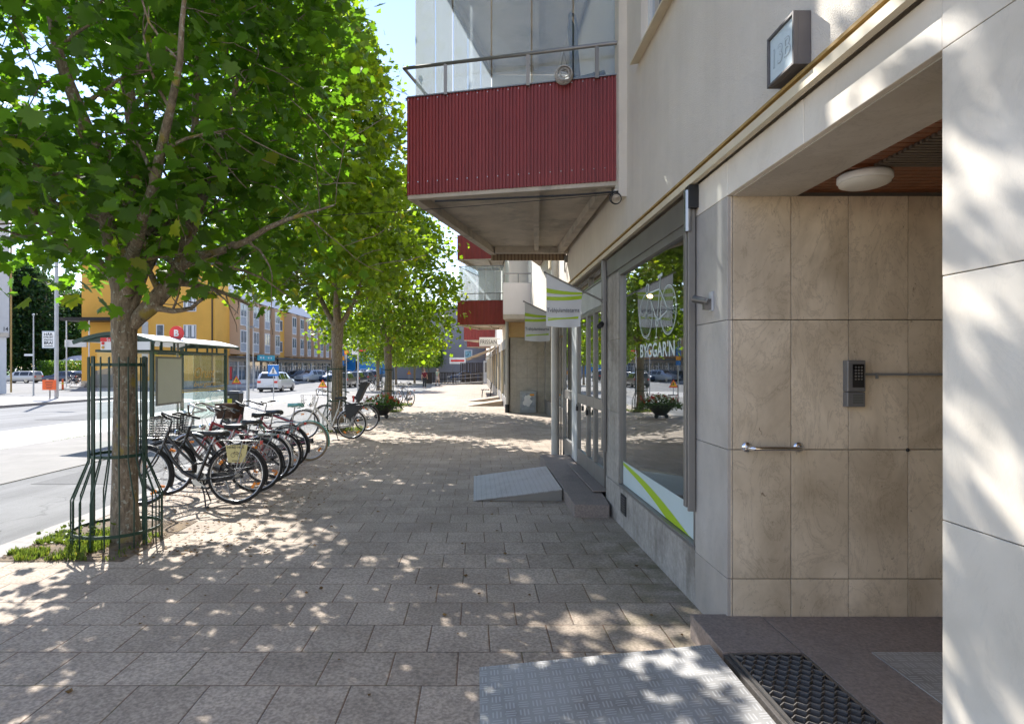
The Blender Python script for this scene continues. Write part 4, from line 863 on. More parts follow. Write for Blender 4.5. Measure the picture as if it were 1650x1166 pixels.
# grey building closing the view
t = T('grey_building', 'grey rendered building with poster window closing the end of the pavement', 'building', (-6, 98, G))
MB().box(-14, 1.5, 95, 105, G, 10.5).build('wall', mat('grey render', (.27, .265, .28), .85, var=.04), t, world=True)
o = MB().box(-1.9, -.6, 94.93, 94.99, 2.8, 4.2).build('window', M_white, t, world=True); MB().box(-1.75, -.75, 94.9, 94.925, 2.95, 4.05).build('pane', mat('poster picture', (.25, .45, .5), .5, var=.8, vs=3), o, world=True)
MB().box(-14.1, 1.6, 94.8, 105.2, 10.501, 10.7).build('roof', M_alud, t, world=True)
t = T('red_building', 'brick red rendered building corner beyond the last red balcony', 'building', (6, 98, G)); MB().box(1.52, 9, 92, 104, G, 9.5).build('wall', mat('red render', (.45, .09, .04), .8), t, world=True)
for k_ in range(3): MB().box(1.6, 5, 91.3, 91.99, 3.0 + k_ * 2.6, 3.5 + k_ * 2.6).build('balcony_slab', M_trim, t, world=True)
MB().box(.5, 1.2, 88, 88.1, 1.2, 3.3)
t = T('wall_sign', 'long white sign with red lettering on the far grey building', 'sign', (-4, 80, 1.5)); MB().box(-3.6, -1.4, 80, 80.1, 1.9, 2.75).build('sign_board', M_white, t, world=True); MB().box(-3.4, -1.6, 79.97, 79.995, 2.2, 2.45).build('red_lettering', MC['red print'], t, world=True)
MB().tube([(-3.2, 80.05, G), (-3.2, 80.05, 1.9)], .04, 6).tube([(-1.8, 80.05, G), (-1.8, 80.05, 1.9)], .04, 6).build('posts', M_alud, t, world=True)

# ------------------------------------------------------------------ the bus shelter
XS = -7.75
t = T('bus_shelter', 'dark green framed glass bus shelter with curved white roof on the road island', 'bus shelter', (-8.4, 15, gz(15) - .08))
gs = gz(15) - .08; ys = (14.1, 18.25)
for x in (XS, XS - 1.35):
    for y in ys:
        if x == XS or y != 14.1:
            MB().box(x - .04, x + .04, y - .04, y + .04, gz(y) - .09, 2.10).build('post', M_green, t, world=True)
mb = MB()
for x in (XS, XS - 1.35): mb.box(x - .035, x + .035, 14.141, 18.2, 1.90, 1.96)
for y in (14.1, 18.25): mb.box(XS - 1.31, XS - .04, y - .035, y + .035, 1.90, 1.96)
y = 14.5
while y < 18.1: mb.box(XS - .02, XS + .02, y, y + .05, 1.961, 2.16); mb.box(XS - 1.37, XS - 1.33, y, y + .05, 1.961, 2.16); y += .62
mb.build('frame', M_green, t, world=True)
# roof: shallow barrel from kerb side to road side
mb = MB(); n = 14; vs = []
for yy in (13.7, 18.6):
    for zt in (0, .03):
        for i in range(n + 1):
            u = i / n; x = XS + .27 - u * 1.85; z = 2.14 + .19 * math.sin(PI * u) + zt; vs.append((x, yy, z))
k_ = n + 1
fs = [(i, i + 1, 2 * k_ + i + 1, 2 * k_ + i) for i in range(n)] + [(k_ + i, 3 * k_ + i, 3 * k_ + i + 1, k_ + i + 1) for i in range(n)] + [(i, k_ + i, k_ + i + 1, i + 1) for i in range(n)] + [(2 * k_ + i, 2 * k_ + i + 1, 3 * k_ + i + 1, 3 * k_ + i) for i in range(n)] + [(0, 2 * k_, 3 * k_, k_), (n, k_ + n, 3 * k_ + n, 2 * k_ + n)]
mb.add(vs, fs, 0, False); rf = mb.build('roof', mat('shelter roof', (.74, .75, .74), .45, var=.04), t, world=True)
for yy in (13.68, 18.56):
    mb = MB()
    for i in range(n):
        pa, pb = [(XS + .29 - u * 1.89, yy, 2.11 + .21 * math.sin(PI * u)) for u in (i / n, (i + 1) / n)]; mb.bar(pa, pb, .05, .09)
    mb.build('gable_trim', M_green, t, world=True)
    MB().add([(XS + .25 - u * 1.8, yy + .03, 2.12 + .19 * math.sin(PI * u)) for u in [i / 10 for i in range(11)]], [tuple(range(11))]).build('gable_panel', M_green, t, world=True)
for a, b in ((14.15, 16.15), (16.16, 18.2)):
    MB().box(XS - .005, XS + .005, a, b, .28 + gs, 1.895).build('glass_panel', M_glassB if a < 16 else glass('scratched shelter glass', (.78, .85, .82), 1.55, boost=2.6), t, world=True)
MB().box(XS - 1.3, XS - .05, 18.24, 18.25, .28 + gs, 1.895).build('glass_panel', M_glassB, t, world=True)
MB().box(XS - 1.3, XS - .05, 14.09, 14.1, .28 + gs, 1.895).build('glass_panel', M_glassB, t, world=True)
o = MB().box(XS + .012, XS + .05, 14.22, 15.45, .60, 1.80).build('poster_case', M_alu, t, world=True, bevel=.005); MB().box(XS + .051, XS + .056, 14.27, 15.40, .65, 1.75).build('poster', mat('faded poster back', (.62, .61, .54), .6, var=.03), o, world=True)
mb = MB(); mb.box(XS + .0055, XS + .0065, 14.15, 18.15, .86, .885); mb.box(XS + .0055, XS + .0065, 14.15, 18.15, .915, .93); mb.build('yellow_line', mat('yellow tape', (.75, .52, .02), .5, var=0), t, world=True)
M_gold = mat('ochre scrawl', (.62, .34, .06), .5, var=0)
text('Orust', .30, (XS + .012, 16.85, 1.38), (0, 1, 0), (0, 0, 1), M_gold, 'glass_lettering', t, width=1.25, shear=.3); text('burgare', .16, (XS + .012, 16.85, 1.05), (0, 1, 0), (0, 0, 1), M_gold, 'glass_lettering', t, width=1.35, shear=.3)
mb = MB(); mb.box(XS - 1.05, XS - .55, 14.3, 18.0, .38 + gs, .44 + gs)
for y in (14.4, 16.1, 17.8): mb.box(XS - .84, XS - .78, y, y + .06, gs, .379 + gs)
mb.build('bench', mat('bench wood', (.5, .5, .48), .6), t, world=True)
# name board of the stop under the near gable
t2 = T('bus_stop_board', 'white bus stop board with red strip under the near end of the shelter roof', 'sign', (-7.9, 13.6, 1.97))
MB().box(-8.66, -7.52, 13.60, 13.64, 1.94, 2.13).build('board', M_white, t2, world=True); MB().box(-8.66, -7.9, 13.59, 13.5995, 2.131, 2.22).build('red_strip', MC['red print'], t2, world=True)
text('Sa', .07, (-8.47, 13.585, 2.175), (1, 0, 0), (0, 0, 1), M_white, 'lettering', t2)
for i, cm in enumerate((MC['red print'], M_gold)): MB().cyl((-8.60, 13.585, 2.09 - .095 * i), .035, .009, 14, 0, 'y').build('route_dot', cm, t2, world=True)
t2 = T('bus_stop_sign', 'round red bus stop sign with a white B above the shelter', 'sign', (-7.9, 15.6, gs))
cx, cz = (285 - 767) / 950 * 15.6, ZC + 53.4 / 950 * 15.6
MB().tube([(cx, 15.64, gs), (cx, 15.64, cz)], .03, 10).build('pole', M_alu, t2, world=True)
MB().cyl((cx, 15.58, cz), .19, .03, 32, 0, 'y').build('disc', MC['red print'], t2, world=True); text('B', .18, (cx, 15.575, cz), (1, 0, 0), (0, 0, 1), M_white, 'letter', t2, bold=.04)

# ------------------------------------------------------------------ street furniture
def at(x, Y, h=0): return ((x - 767) / 950 * Y, Y, gz(Y) - .08 + h)
def pole(mb, x, y, z0, z1, r): mb.tube([(x, y, z0), (x, y, z0 + .6 * (z1 - z0)), (x, y, z1)], [r, r * .9, r * .7], 12)
M_galv = mat('galvanised', (.42, .43, .43), .5, .5)
def lamp(px_, Y, H, r, label, arm=1.2, lh=None):
    x, y, g = at(px_, Y); t = T('street_lamp', label, 'street lamp', (x, y, g), group='street lamps'); mb = MB(); pole(mb, x, y, g, H, r); mb.build('pole', M_galv, t, world=True)
    zz = lh or H; MB().tube([(x, y, zz), (x + arm, y, zz + .1)], .03, 8).build('arm', M_galv, t, world=True); MB().hexa([(x + arm, y - .15, zz + .04), (x + arm + .7, y - .12, zz + .1), (x + arm + .7, y + .12, zz + .1), (x + arm, y + .15, zz + .04)], [(x + arm, y - .1, zz + .16), (x + arm + .7, y - .08, zz + .17), (x + arm + .7, y + .08, zz + .17), (x + arm, y + .1, zz + .16)]).build('lamp_head', M_alu, t, world=True)
lamp(399.5, 27.5, 8.5, .075, 'tall galvanised lamp post right of the bus shelter', arm=-1.5)
lamp(408, 50, 4.8, .05, 'shorter thin lamp post with flat head in front of the ochre building', arm=-.6)
lamp(91, 33.5, 9.5, .11, 'tall galvanised lamp post by the orange notice at the side street', arm=1.3)
lamp(577, 42, 6.5, .07, 'lamp post between the second and third street trees', arm=-1.2)
# advert sign on pole
x, y, g = at(79, 33.4); t = T('advertising_sign', 'white framed advertising sign reading HÄR SYNS ERT FÖRETAG BRA! on the lamp post', 'sign', (x, y, 1.5)); k = 33.4 / 950
z0, z1 = ZC + (590 - 561) * k, ZC + (590 - 533) * k
MB().box(x - .40, x + .36, y, y + .1, z0, z1).build('frame', mat('sign blue grey', (.30, .36, .40), .5), t, world=True)
MB().box(x - .36, x + .32, y - .02, y - .001, z0 + .05, z1 - .05).build('board', M_white, t, world=True)
for s_, hh, dz, w in (('HÄR', .17, .80, .50), ('SYNS ERT', .11, .62, .56), ('FÖRETAG', .11, .47, .52), ('BRA!', .18, .29, .50), ('070-000 12 34', .06, .13, .5)):
    if s_[0] == '0': MB().box(x - .27, x + .23, y - .026, y - .021, z0 + .11, z0 + .15).build('small_print', M_ink, t, world=True)
    else: text(s_, hh, (x - .02, y - .024, z0 + (z1 - z0) * dz + .02), (1, 0, 0), (0, 0, 1), M_ink, 'lettering', t, width=w, bold=.03)
# side pole with street name plate
x, y, g = at(54, 40); t = T('street_name_sign', 'thin pole with white street name plate at the side street corner', 'sign', (x, y, g)); mb = MB(); pole(mb, x, y, g, ZC + 82 * 40 / 950, .05); mb.build('pole', M_galv, t, world=True); MB().box(x - .62, x - .04, y - .02, y, ZC + .70, ZC + .84).build('name_plate', M_white, t, world=True)
MB().sphere((x, y, ZC + 83 * 40 / 950), .09, 10).build('finial', M_galv, t, world=True)
# orange notice on feet
x, y, g = at(80, 33); t = T('roadworks_notice', 'orange roadworks notice board on a low stand by the side street kerb', 'sign', (x, y, g)); z0 = ZC - 38 * 33 / 950
MB().box(x - .40, x + .36, y - .02, y, z0, z0 + .56).build('board', mat('signal orange', (.85, .13, .02), .5, var=.02), t, world=True)
mb = MB(); random.seed(3)
for i in range(5): w = random.uniform(.12, .3); mb.box(x - w, x + w - .04, y - .026, y - .021, z0 + .08 + i * .09, z0 + .105 + i * .09)
mb.build('small_print', M_ink, t, world=True); MB().box(x - .03, x + .03, y + .001, y + .04, g, z0 + .3).build('leg', M_alud, t, world=True); MB().box(x - .36, x + .3, y - .1, y + .2, g + .01, g + .06).build('foot', M_black, t, world=True)
# red marker post
x, y, g = at(101, 52); mb = MB(); mb.tube([(x, y, g), (x, y, g + .95)], [.09, .07], 12); mb.cyl((x, y, g + .0), .28, .05, 16, 1); mb.tube([(x, y, g + .5), (x, y, g + .65)], .085, 12, 2); single('marker_post', mb, [MC['signal orange'], M_black, mat('yellow reflector', (.8, .6, .05), .4)], 'orange flexible marker post in the side street', 'bollard', (x, y, g))
# pedestrian crossing sign
def blue_sign(px_, Y, cy, s, label, grp=None):
    x, y, g = at(px_, Y); z = ZC - (cy - 590) * Y / 950; t = T('crossing_sign', label, 'sign', (x, y, g)); mb = MB(); mb.tube([(x, y + .03, g), (x, y + .03, z + s * .3)], .03, 8); mb.build('pole', M_galv, t, world=True)
    MB().box(x - s / 2, x + s / 2, y - .02, y, z - s / 2, z + s / 2).build('board', mat('traffic blue', (.01, .16, .50), .4, var=0), t, world=True, bevel=.02)
    MB().add([(x - s * .38, y - .024, z - s * .32), (x + s * .38, y - .024, z - s * .32), (x, y - .024, z + s * .36)], [(0, 1, 2)]).build('triangle', M_white, t, world=True)
    mb = MB(); q = y - .028
    def ln(a, b, w): mb.bar((x + a[0] * s, q, z + a[1] * s), (x + b[0] * s, q, z + b[1] * s), .004, w * s, up=(0, 1, 0)) if False else mb.tube([(x + a[0] * s, q, z + a[1] * s), (x + b[0] * s, q, z + b[1] * s)], w * s * .5, 6, flat=1)
    ln((0, .12), (-.02, -.10), .09); ln((-.02, -.10), (.10, -.28), .06); ln((-.02, -.10), (-.12, -.28), .06); ln((0, .08), (.10, -.04), .04); ln((0, .08), (-.10, -.02), .04); mb.sphere((x + .0, q, z + .19 * s), .035 * s, 8); mb.build('walking_figure', M_ink, t, world=True)
blue_sign(440.5, 34, 596.5, .64, 'blue pedestrian crossing sign with white triangle in front of the white car')
def works_sign(px_, Y, cy, s, label):
    x, y, g = at(px_, Y); z = ZC - (cy - 590) * Y / 950; t = T('roadworks_sign', label, 'sign', (x, y, g), group='roadworks warning triangles')
    def tri(r, yy, m_, nm, th=.01):
        p = [(x + r * math.sin(a), z + r * math.cos(a) - r * .2) for a in (0, 2 * PI / 3, 4 * PI / 3)]
        MB().hexa([(a, yy, b) for a, b in p], [(a, yy + th, b) for a, b in p]).build(nm, m_, t, world=True)
    tri(s * .6, y - .02, MC['red print'], 'red_triangle', .02); tri(s * .42, y - .032, mat('works yellow', (.85, .50, .02), .5, var=0), 'yellow_triangle')
    mb = MB(); q = y - .04
    for a, b, w in (((.02, .13), (-.02, -.02), .05), ((-.02, -.02), (.05, -.17), .035), ((-.02, -.02), (-.09, -.17), .035), ((.02, .09), (.12, -.02), .03), ((.10, .02), (.16, -.14), .02), ((.08, -.17), (.20, -.15), .04)): mb.tube([(x + a[0] * s, q, z + a[1] * s), (x + b[0] * s, q, z + b[1] * s)], w * s * .6, 6)
    mb.sphere((x + .03 * s, q, z + .18 * s), .03 * s, 8); mb.build('digging_figure', M_ink, t, world=True)
    MB().box(x - .025, x + .025, y + .001, y + .05, g + .02, z).build('post', M_galv, t, world=True); MB().box(x - .3, x + .3, y - .2, y + .25, g + .001, g + .06).build('foot', M_black, t, world=True)
works_sign(381, 52, 612, .82, 'red and yellow roadworks triangle on the road just right of the bus shelter')
works_sign(520, 40, 618, .62, 'red and yellow roadworks triangle near the white bicycle and second tree')
works_sign(659, 75, 600, .55, 'small distant roadworks triangle at the far end of the road')
# parking signs
x, y, g = at(550.5, 26); t = T('parking_sign', 'pole with stacked blue P, orange and blue plates beside the second tree', 'sign', (x, y, g)); k = y / 950
MB().tube([(x, y + .03, g), (x, y + .03, ZC + 33 * k)], .03, 8).build('pole', M_galv, t, world=True)
for nm, a, b, m_ in (('blue_plate', 559, 566.3, 'traffic blue'), ('blue_plate', 566.8, 573.2, 'traffic blue'), ('orange_plate', 573.8, 580.2, 0), ('blue_plate', 581, 588, 'traffic blue')):
    MB().box(x - .11, x + .11, y - .01, y, ZC + (590 - b) * k, ZC + (590 - a) * k).build(nm, MC[m_] if m_ else mat('plate orange', (.8, .33, .02), .5, var=0), t, world=True)
text('P', .14, (x, y - .014, ZC + 27.4 * k), (1, 0, 0), (0, 0, 1), M_white, 'letter', t)
x, y, g = at(558, 40); t = T('no_waiting_sign', 'round yellow and red road sign right of the blue parking plates', 'sign', (x, y, g)); k = y / 950
MB().cyl((x, y - .01, ZC + 22.5 * k), .17, .02, 20, 0, 'y').build('rim', MC['red print'], t, world=True); MB().cyl((x, y - .014, ZC + 22.5 * k), .12, .003, 20, 0, 'y').build('face', MC['works yellow'], t, world=True); MB().tube([(x, y + .03, g), (x, y + .03, ZC + 26 * k)], .03, 8).build('pole', M_galv, t, world=True)
x, y, g = at(575, 41.7); t = T('direction_sign', 'red arrow sign and white plate on the lamp post between trees', 'sign', (x, y, 2)); k = y / 950
MB().box(x - .35, x + .05, y - .02, y, ZC + 19 * k, ZC + 28 * k).build('white_plate', M_white, t, world=True); MB().box(x + .16, x + .62, y - .02, y, ZC + 24 * k, ZC + 26.5 * k).build('red_plate', MC['red print'], t, world=True)
# litter bin
x, y, g = at(378, 19.3); t = T('litter_bin', 'square black litter bin with yellow label near the shelter end', 'litter bin', (x, y, g))
MB().box(x - .22, x + .22, y - .2, y + .2, g + .02, g + .92).build('body', mat('bin black', (.04, .04, .045), .5), t, world=True, bevel=.02); MB().hexa([(x - .25, y - .23, g + .921), (x + .25, y - .23, g + .921), (x + .25, y + .23, g + .921), (x - .25, y + .23, g + .921)], [(x - .17, y - .15, g + 1.0), (x + .17, y - .15, g + 1.0), (x + .17, y + .15, g + 1.0), (x - .17, y + .15, g + 1.0)]).build('lid', MC['bin black'], t, world=True)
MB().box(x - .20, x - .0, y - .207, y - .201, g + .58, g + .75).build('yellow_label', mat('label yellow', (.65, .60, .02), .5), t, world=True); MB().box(x + .08, x + .19, y - .207, y - .201, g + .40, g + .62).build('grey_label', M_alu, t, world=True); MB().box(x - .19, x - .09, y - .208, y - .2015, g + .78, g + .84).build('white_label', M_white, t, world=True)
# planter
x, y = (615 - 767) / 950 * 19.6, 19.6; g = gz(y); t = T('flower_planter', 'black bowl planter on wheels overflowing with red flowers before the third tree', 'planter', (x, y, g))
MB().lathe([(.0, .10), (.16, .10), (.24, .18), (.36, .32), (.50, .44), (.52, .46), (.47, .45), (.3, .38), (0, .38)], (x, y, g), 28).build('bowl', mat('bowl black', (.03, .03, .032), .5), t, world=True)
for s in (-.17, .17):
    MB().torus((x + s, y - .1, g + .075), .05, .022, 'y', 16, 6).cyl((x + s, y - .12, g + .075), .045, .04, 12, 0, 'y').build('wheel', M_black, t, world=True)
def scatter(n, fn, size, name, m, parent, tpl='diamond', seed=1):
    rs = np.random.RandomState(seed); L = np.array([[0, 0, 0], [.35, .45, .05], [0, 1, -.08], [-.35, .45, .05]]); vs = np.zeros((n, 4, 3))
    for i in range(n):
        p = fn(rs); d = rs.normal(size=3); d /= np.linalg.norm(d); u = np.cross(d, rs.normal(size=3)); u /= np.linalg.norm(u); w = np.cross(d, u)
        s = size * rs.uniform(.6, 1.3); vs[i] = np.array(p) + s * (L[:, :1] * u + L[:, 1:2] * d + L[:, 2:] * w)
    mb = MB(); mb.v = [tuple(q) for q in vs.reshape(-1, 3)]; mb.f = [(4 * i, 4 * i + 1, 4 * i + 2, 4 * i + 3) for i in range(n)]; mb.m = [0] * n; mb.s = [False] * n
    return mb.build(name, m, parent, world=True)
def bowlp(rs):
    a = rs.uniform(0, 2 * PI); r = .72 * math.sqrt(rs.uniform()); return (x + r * math.cos(a), y + r * .8 * math.sin(a), g + .40 + (rs.uniform(0, .42) * (1.05 - r * .8)) - max(0, r - .5) * .5)
scatter(2600, bowlp, .05, 'foliage', leafmat('planter leaves', (.03, .08, .015), (.10, .17, .03), (.12, .25, .03)), t)
for i in range(26):
    rs = random; a = rs.uniform(0, 2 * PI); r = .68 * math.sqrt(rs.random()); c = (x + r * math.cos(a), y + r * .8 * math.sin(a), g + .5 + rs.uniform(.05, .35) * (1 - r * .6))
    scatter(14, lambda q, c=c: [c[k] + q.uniform(-.03, .03) for k in range(3)], .045, 'flower', MC.setdefault('petal', leafmat('red petals', (.45, .01, .01), (.7, .03, .02), (.5, .03, .02), (.7, .05, .03))), t, seed=i)

# ------------------------------------------------------------------ tree guards
def guard(loc, rz, label):
    t = T('tree_guard', label, 'tree guard', loc, rz, group='green steel guards round the street trees'); R, R2 = .225, .36; n = 20
    mb = MB(); z1, zm, zk, zb = 1.62, .80, .42, .13
    prev = None
    for z, r_ in ((z1, R), (zm, R), (zb, R2)):
        mb = MB()
        mb.lathe([(r_ - .0035, z - .014), (r_ + .0035, z - .014), (r_ + .0035, z + .014), (r_ - .0035, z + .014), (r_ - .0035, z - .014)], (0, 0, 0), 28, sm=False); mb.build('hoop', M_green, t)
    mb = MB()
    for i in range(n):
        a = 2 * PI * (i + .5) / n; c, s = math.cos(a), math.sin(a); r0 = R + .007
        mb.tube([(r0 * c, r0 * s, 1.69), (r0 * c, r0 * s, zm - .04), (R2 * c, R2 * s, zk), (R2 * c, R2 * s, zb - .02), (R2 * c, R2 * s, .0)], .0065, 6)
    mb.build('bars', M_green, t); mb = MB()
    for a in (PI * .98, PI * 1.02 - PI):
        c, s = math.cos(a), math.sin(a); mb.box(R * c - .013, R * c + .013, R * s - .013, R * s + .013, .0, 1.70)
    mb.build('posts', M_green, t); return t
guard((-3.29, 5.42, gz(5.4)), .1, 'dark green flared steel guard around the trunk of the nearest tree')
guard((-3.62, 15.3, gz(15.3)), .3, 'green steel guard around the second tree behind the white bicycle')
guard((-3.45, 23.0, gz(23)), .3, 'green steel guard around the third tree behind the flower planter')
# ------------------------------------------------------------------ bicycles
M_tyre = M_rubber; M_rim = mat('rim', (.55, .55, .55), .3, .9, var=0)
M_refl = mat('orange reflector', (.95, .28, .01), .3, var=0); M_redr = mat('red reflector', (.75, .02, .01), .3, var=0)
def colm(n, c, r=.3): return mat('bicycle ' + n, c, r, .1, var=.03, coat=.4)
def wheel(t, cx, tyre, refl=True, seed=0):
    R = .335; mb = MB(); 
    for s in (-.028, .028): mb.cyl((cx, s - .003, .34), .024, .006, 14, 0, 'y')
    mb.tube([(cx, -.05, .34), (cx, .05, .34)], .010, 8)
    n = 32
    for i in range(n):
        s = -1 if i % 2 else 1; a = 2 * PI * i / n + seed; h = a + (.9 if (i // 2) % 2 else -.9)
        mb.tube([(cx + .022 * math.cos(h), s * .027, .34 + .022 * math.sin(h)), (cx + .300 * math.cos(a), s * .004, .34 + .300 * math.sin(a))], .0013, 3, caps=False)
    w = mb.build('wheel', M_steel, t)
    MB().torus((cx, 0, .34), .321, .020, 'y', 56, 8).build('tyre', tyre, w)
    MB().torus((cx, 0, .34), .302, .0085, 'y', 56, 6, sx=1.4).build('rim', M_rim, w)
    if refl:
        for q in (.6, 3.6, 5.0)[:2 if seed < .3 else 3]:
            a = q + seed; c, s = .235 * math.cos(a), .235 * math.sin(a); e = (-math.sin(a) * .035, math.cos(a) * .035)
            mb = MB(); mb.bar((cx + c - e[0], 0, .34 + s - e[1]), (cx + c + e[0], 0, .34 + s + e[1]), .018, .03)
            mb.build('spoke_reflector', M_refl, w)
def fender(t, cx, a0, a1, m, w=.027):
    mb = MB(); n = 30; vs = []
    for i in range(n + 1):
        a = a0 + (a1 - a0) * i / n
        for j, (yy, dr) in enumerate(((-w, -.012), (-w * .7, .0), (0, .005), (w * .7, 0), (w, -.012))): r = .362 + dr; vs.append((cx + r * math.cos(a), yy, .34 + r * math.sin(a)))
        for j, (yy, dr) in enumerate(((w, -.014), (w * .7, -.002), (0, .003), (-w * .7, -.002), (-w, -.014))): r = .362 + dr; vs.append((cx + r * math.cos(a), yy, .34 + r * math.sin(a)))
    mb.add(vs, [(i * 10 + j, i * 10 + (j + 1) % 10, (i + 1) * 10 + (j + 1) % 10, (i + 1) * 10 + j) for i in range(n) for j in range(10)], 0, True)
    for yy in (-w - .004, w + .004):
        a = a0 + (a1 - a0) * (.1 if cx < .5 else .93); mb.tube([(cx, yy * 1.4, .34), (cx + .355 * math.cos(a), yy, .34 + .355 * math.sin(a))], .003, 5)
    return mb.build('mudguard', m, t)
def bicycle(loc, rz, lean, label, fm, style='step', tyre=None, fend=None, saddle=None, grips=None, basket=None, rack=True, child=False, plate=False, sad_z=.90, seed=0, stand=1, hbar='city', barm=None):
    t = T('bicycle', label, 'bicycle', loc, rz, 'bicycles parked along the pavement', rx=lean); tyre = tyre or M_tyre; fend = fend or M_black; saddle = saddle or M_black; grips = grips or M_black; L = 1.08
    A, F_, BB = Vector((0, 0, .34)), Vector((L, 0, .34)), Vector((.45, 0, .29)); ST = Vector((.30, 0, .70)); H1, H2 = Vector((.80, 0, .86)), Vector((.86, 0, .68))
    mb = MB()
    mb.tube([BB, ST], .019, 10); mb.tube([H1, H2], .019, 10); mb.tube([BB + Vector((0, -.04, 0)), BB + Vector((0, .04, 0))], .024, 12)
    if style == 'step':
        mb.tube([H2 + Vector((-.01, 0, .02)), (.74, 0, .52), (.62, 0, .38), BB], .021, 10); mb.tube([H1.lerp(H2, .3), (.68, 0, .64), (.50, 0, .47), (.375, 0, .49)], .017, 10)
    elif style == 'swan':
        mb.tube([H2.lerp(H1, .3), (.66, 0, .52), (.52, 0, .36), BB], .024, 10)
    else:
        mb.tube([H2, BB], .021, 10); mb.tube([H1 + Vector((.01, 0, -.02)), ST - (ST - BB) * .08], .018, 10)
    for s in (-1, 1):
        mb.tube([BB + Vector((-.03, s * .02, 0)), (.15, s * .045, .315), (0, s * .055, .34)], .009, 8)
        mb.tube([ST.lerp(BB, .12) + Vector((-.01, s * .015, 0)), (.16, s * .04, .53), (0, s * .055, .34)], .0075, 8)
    mb.build('frame', fm, t)
    # fork, stem
    mb = MB(); mb.tube([H2, (.885, 0, .63)], .016, 8); mb.bar((.885, -.045, .625), (.885, .045, .625), .03, .03)
    for s in (-1, 1): mb.tube([(.885, s * .042, .63), (.955, s * .048, .50), (1.02, s * .05, .40), (L, s * .052, .34)], [.012, .011, .009, .008], 8)
    mb.build('fork', fm, t)
    hb = MB(); hb.tube([H1 - Vector((0, 0, .02)), (.765, 0, .98), (.79, 0, 1.0)], .011, 8)
    if hbar == 'city': P = [(.79, 0, 1.0), (.81, .06, 1.015), (.83, .13, 1.06), (.78, .22, 1.075), (.66, .275, 1.03), (.57, .28, 1.01)]
    elif hbar == 'high': P = [(.79, 0, 1.0), (.80, .07, 1.03), (.78, .15, 1.14), (.73, .22, 1.15), (.62, .27, 1.10), (.54, .27, 1.08)]
    else: P = [(.79, 0, 1.0), (.80, .10, 1.01), (.78, .2, 1.03), (.74, .30, 1.03)]
    for s in (-1, 1): hb.tube([(a, s * b, c) for a, b, c in P], .0125, 8)
    h = hb.build('handlebar', barm or M_steel, t)
    for s in (-1, 1):
        q = [Vector((a, s * b, c)) for a, b, c in P[-2:]]; MB().tube([q[0].lerp(q[1], .15), q[1] + (q[1] - q[0]) * .15], .016, 10).build('grip', grips, h)
        MB().tube([q[0] + Vector((.03, 0, -.01)), q[1] + Vector((.04, -s * .02, -.03))], .005, 6).build('brake_lever', M_steel, h)
    MB().tube([(.80, .05, 1.0), (.93, .06, .92), (.93, .03, .70), (.90, .02, .60)], .0028, 5).tube([(.80, -.05, 1.0), (.94, -.04, .90), (.82, -.02, .70), (.60, -.02, .42)], .0028, 5).build('cable', M_black, t)
    MB().tube([ST, (.265, 0, sad_z - .04)], .012, 8).build('seat_post', M_steel, t)
    # saddle
    vs = []; prof = [(-.13, .085, .0), (-.115, .105, .012), (-.06, .10, .016), (0, .065, .010), (.06, .035, .006), (.12, .024, .006), (.14, .012, .0)]
    for xx, w, dz in prof:
        for a in range(10): b = 2 * PI * a / 10; vs.append((.25 + xx, w * math.cos(b), sad_z + dz + (.026 if math.sin(b) > 0 else .04) * math.sin(b) - .012 * abs(math.cos(b))))
    mb = MB(); mb.add(vs, [(i * 10 + j, (i + 1) * 10 + j, (i + 1) * 10 + (j + 1) % 10, i * 10 + (j + 1) % 10) for i in range(6) for j in range(10)] , 0, True); mb.add(vs[:10], [tuple(range(10))]); mb.add(vs[-10:], [tuple(range(10))[::-1]])
    for s in (-.03, .03): mb.tube([(.17, s, sad_z - .045), (.33, s * .6, sad_z - .04)], .004, 5)
    for s in (-.05, .05): mb.tube([(.16, s, sad_z - .01), (.16, s, sad_z - .05), (.2, s, sad_z - .055)], .007, 6)
    mb.build('saddle', saddle, t)
    wheel(t, 0, tyre, seed=seed); wheel(t, L, tyre, seed=seed + .4)
    fender(t, 0, -.35, PI * .93 - .2, fend) if False else fender(t, 0, .12 * PI, PI * 1.08, fend); fender(t, L, .18 * PI, PI * 1.12, fend)
    # drivetrain
    mb = MB(); mb.cyl((BB.x, -.052, BB.z), .085, .006, 28, 0, 'y'); mb.tube([BB + Vector((0, -.07, 0)), BB + Vector((0, .07, 0))], .012, 8); a = .5 + seed
    mb.bar(BB + Vector((0, -.068, 0)), BB + Vector((.16 * math.cos(a), -.075, .16 * math.sin(a))), .018, .024); mb.bar(BB + Vector((0, .068, 0)), BB - Vector((.16 * math.cos(a), -.075, .16 * math.sin(a))), .018, .024)
    c = mb.build('crank', M_steel, t)
    for s in (-1, 1): MB().box(BB.x - s * -.16 * math.cos(a) - .045, BB.x + s * .16 * math.cos(a) + .045, -s * .085 - .035, -s * .085 + .035, BB.z + s * .16 * math.sin(a) - .01, BB.z + s * .16 * math.sin(a) + .012).build('pedal', M_black, c)
    mb = MB(); mb.hexa([(-.06, -.058, .30), (.52, -.058, .20), (.55, -.058, .34), (-.05, -.058, .385)], [(-.06, -.064, .30), (.52, -.064, .20), (.55, -.064, .34), (-.05, -.064, .385)]); mb.build('chain_guard', fend if style != 'dia' else M_black, t)
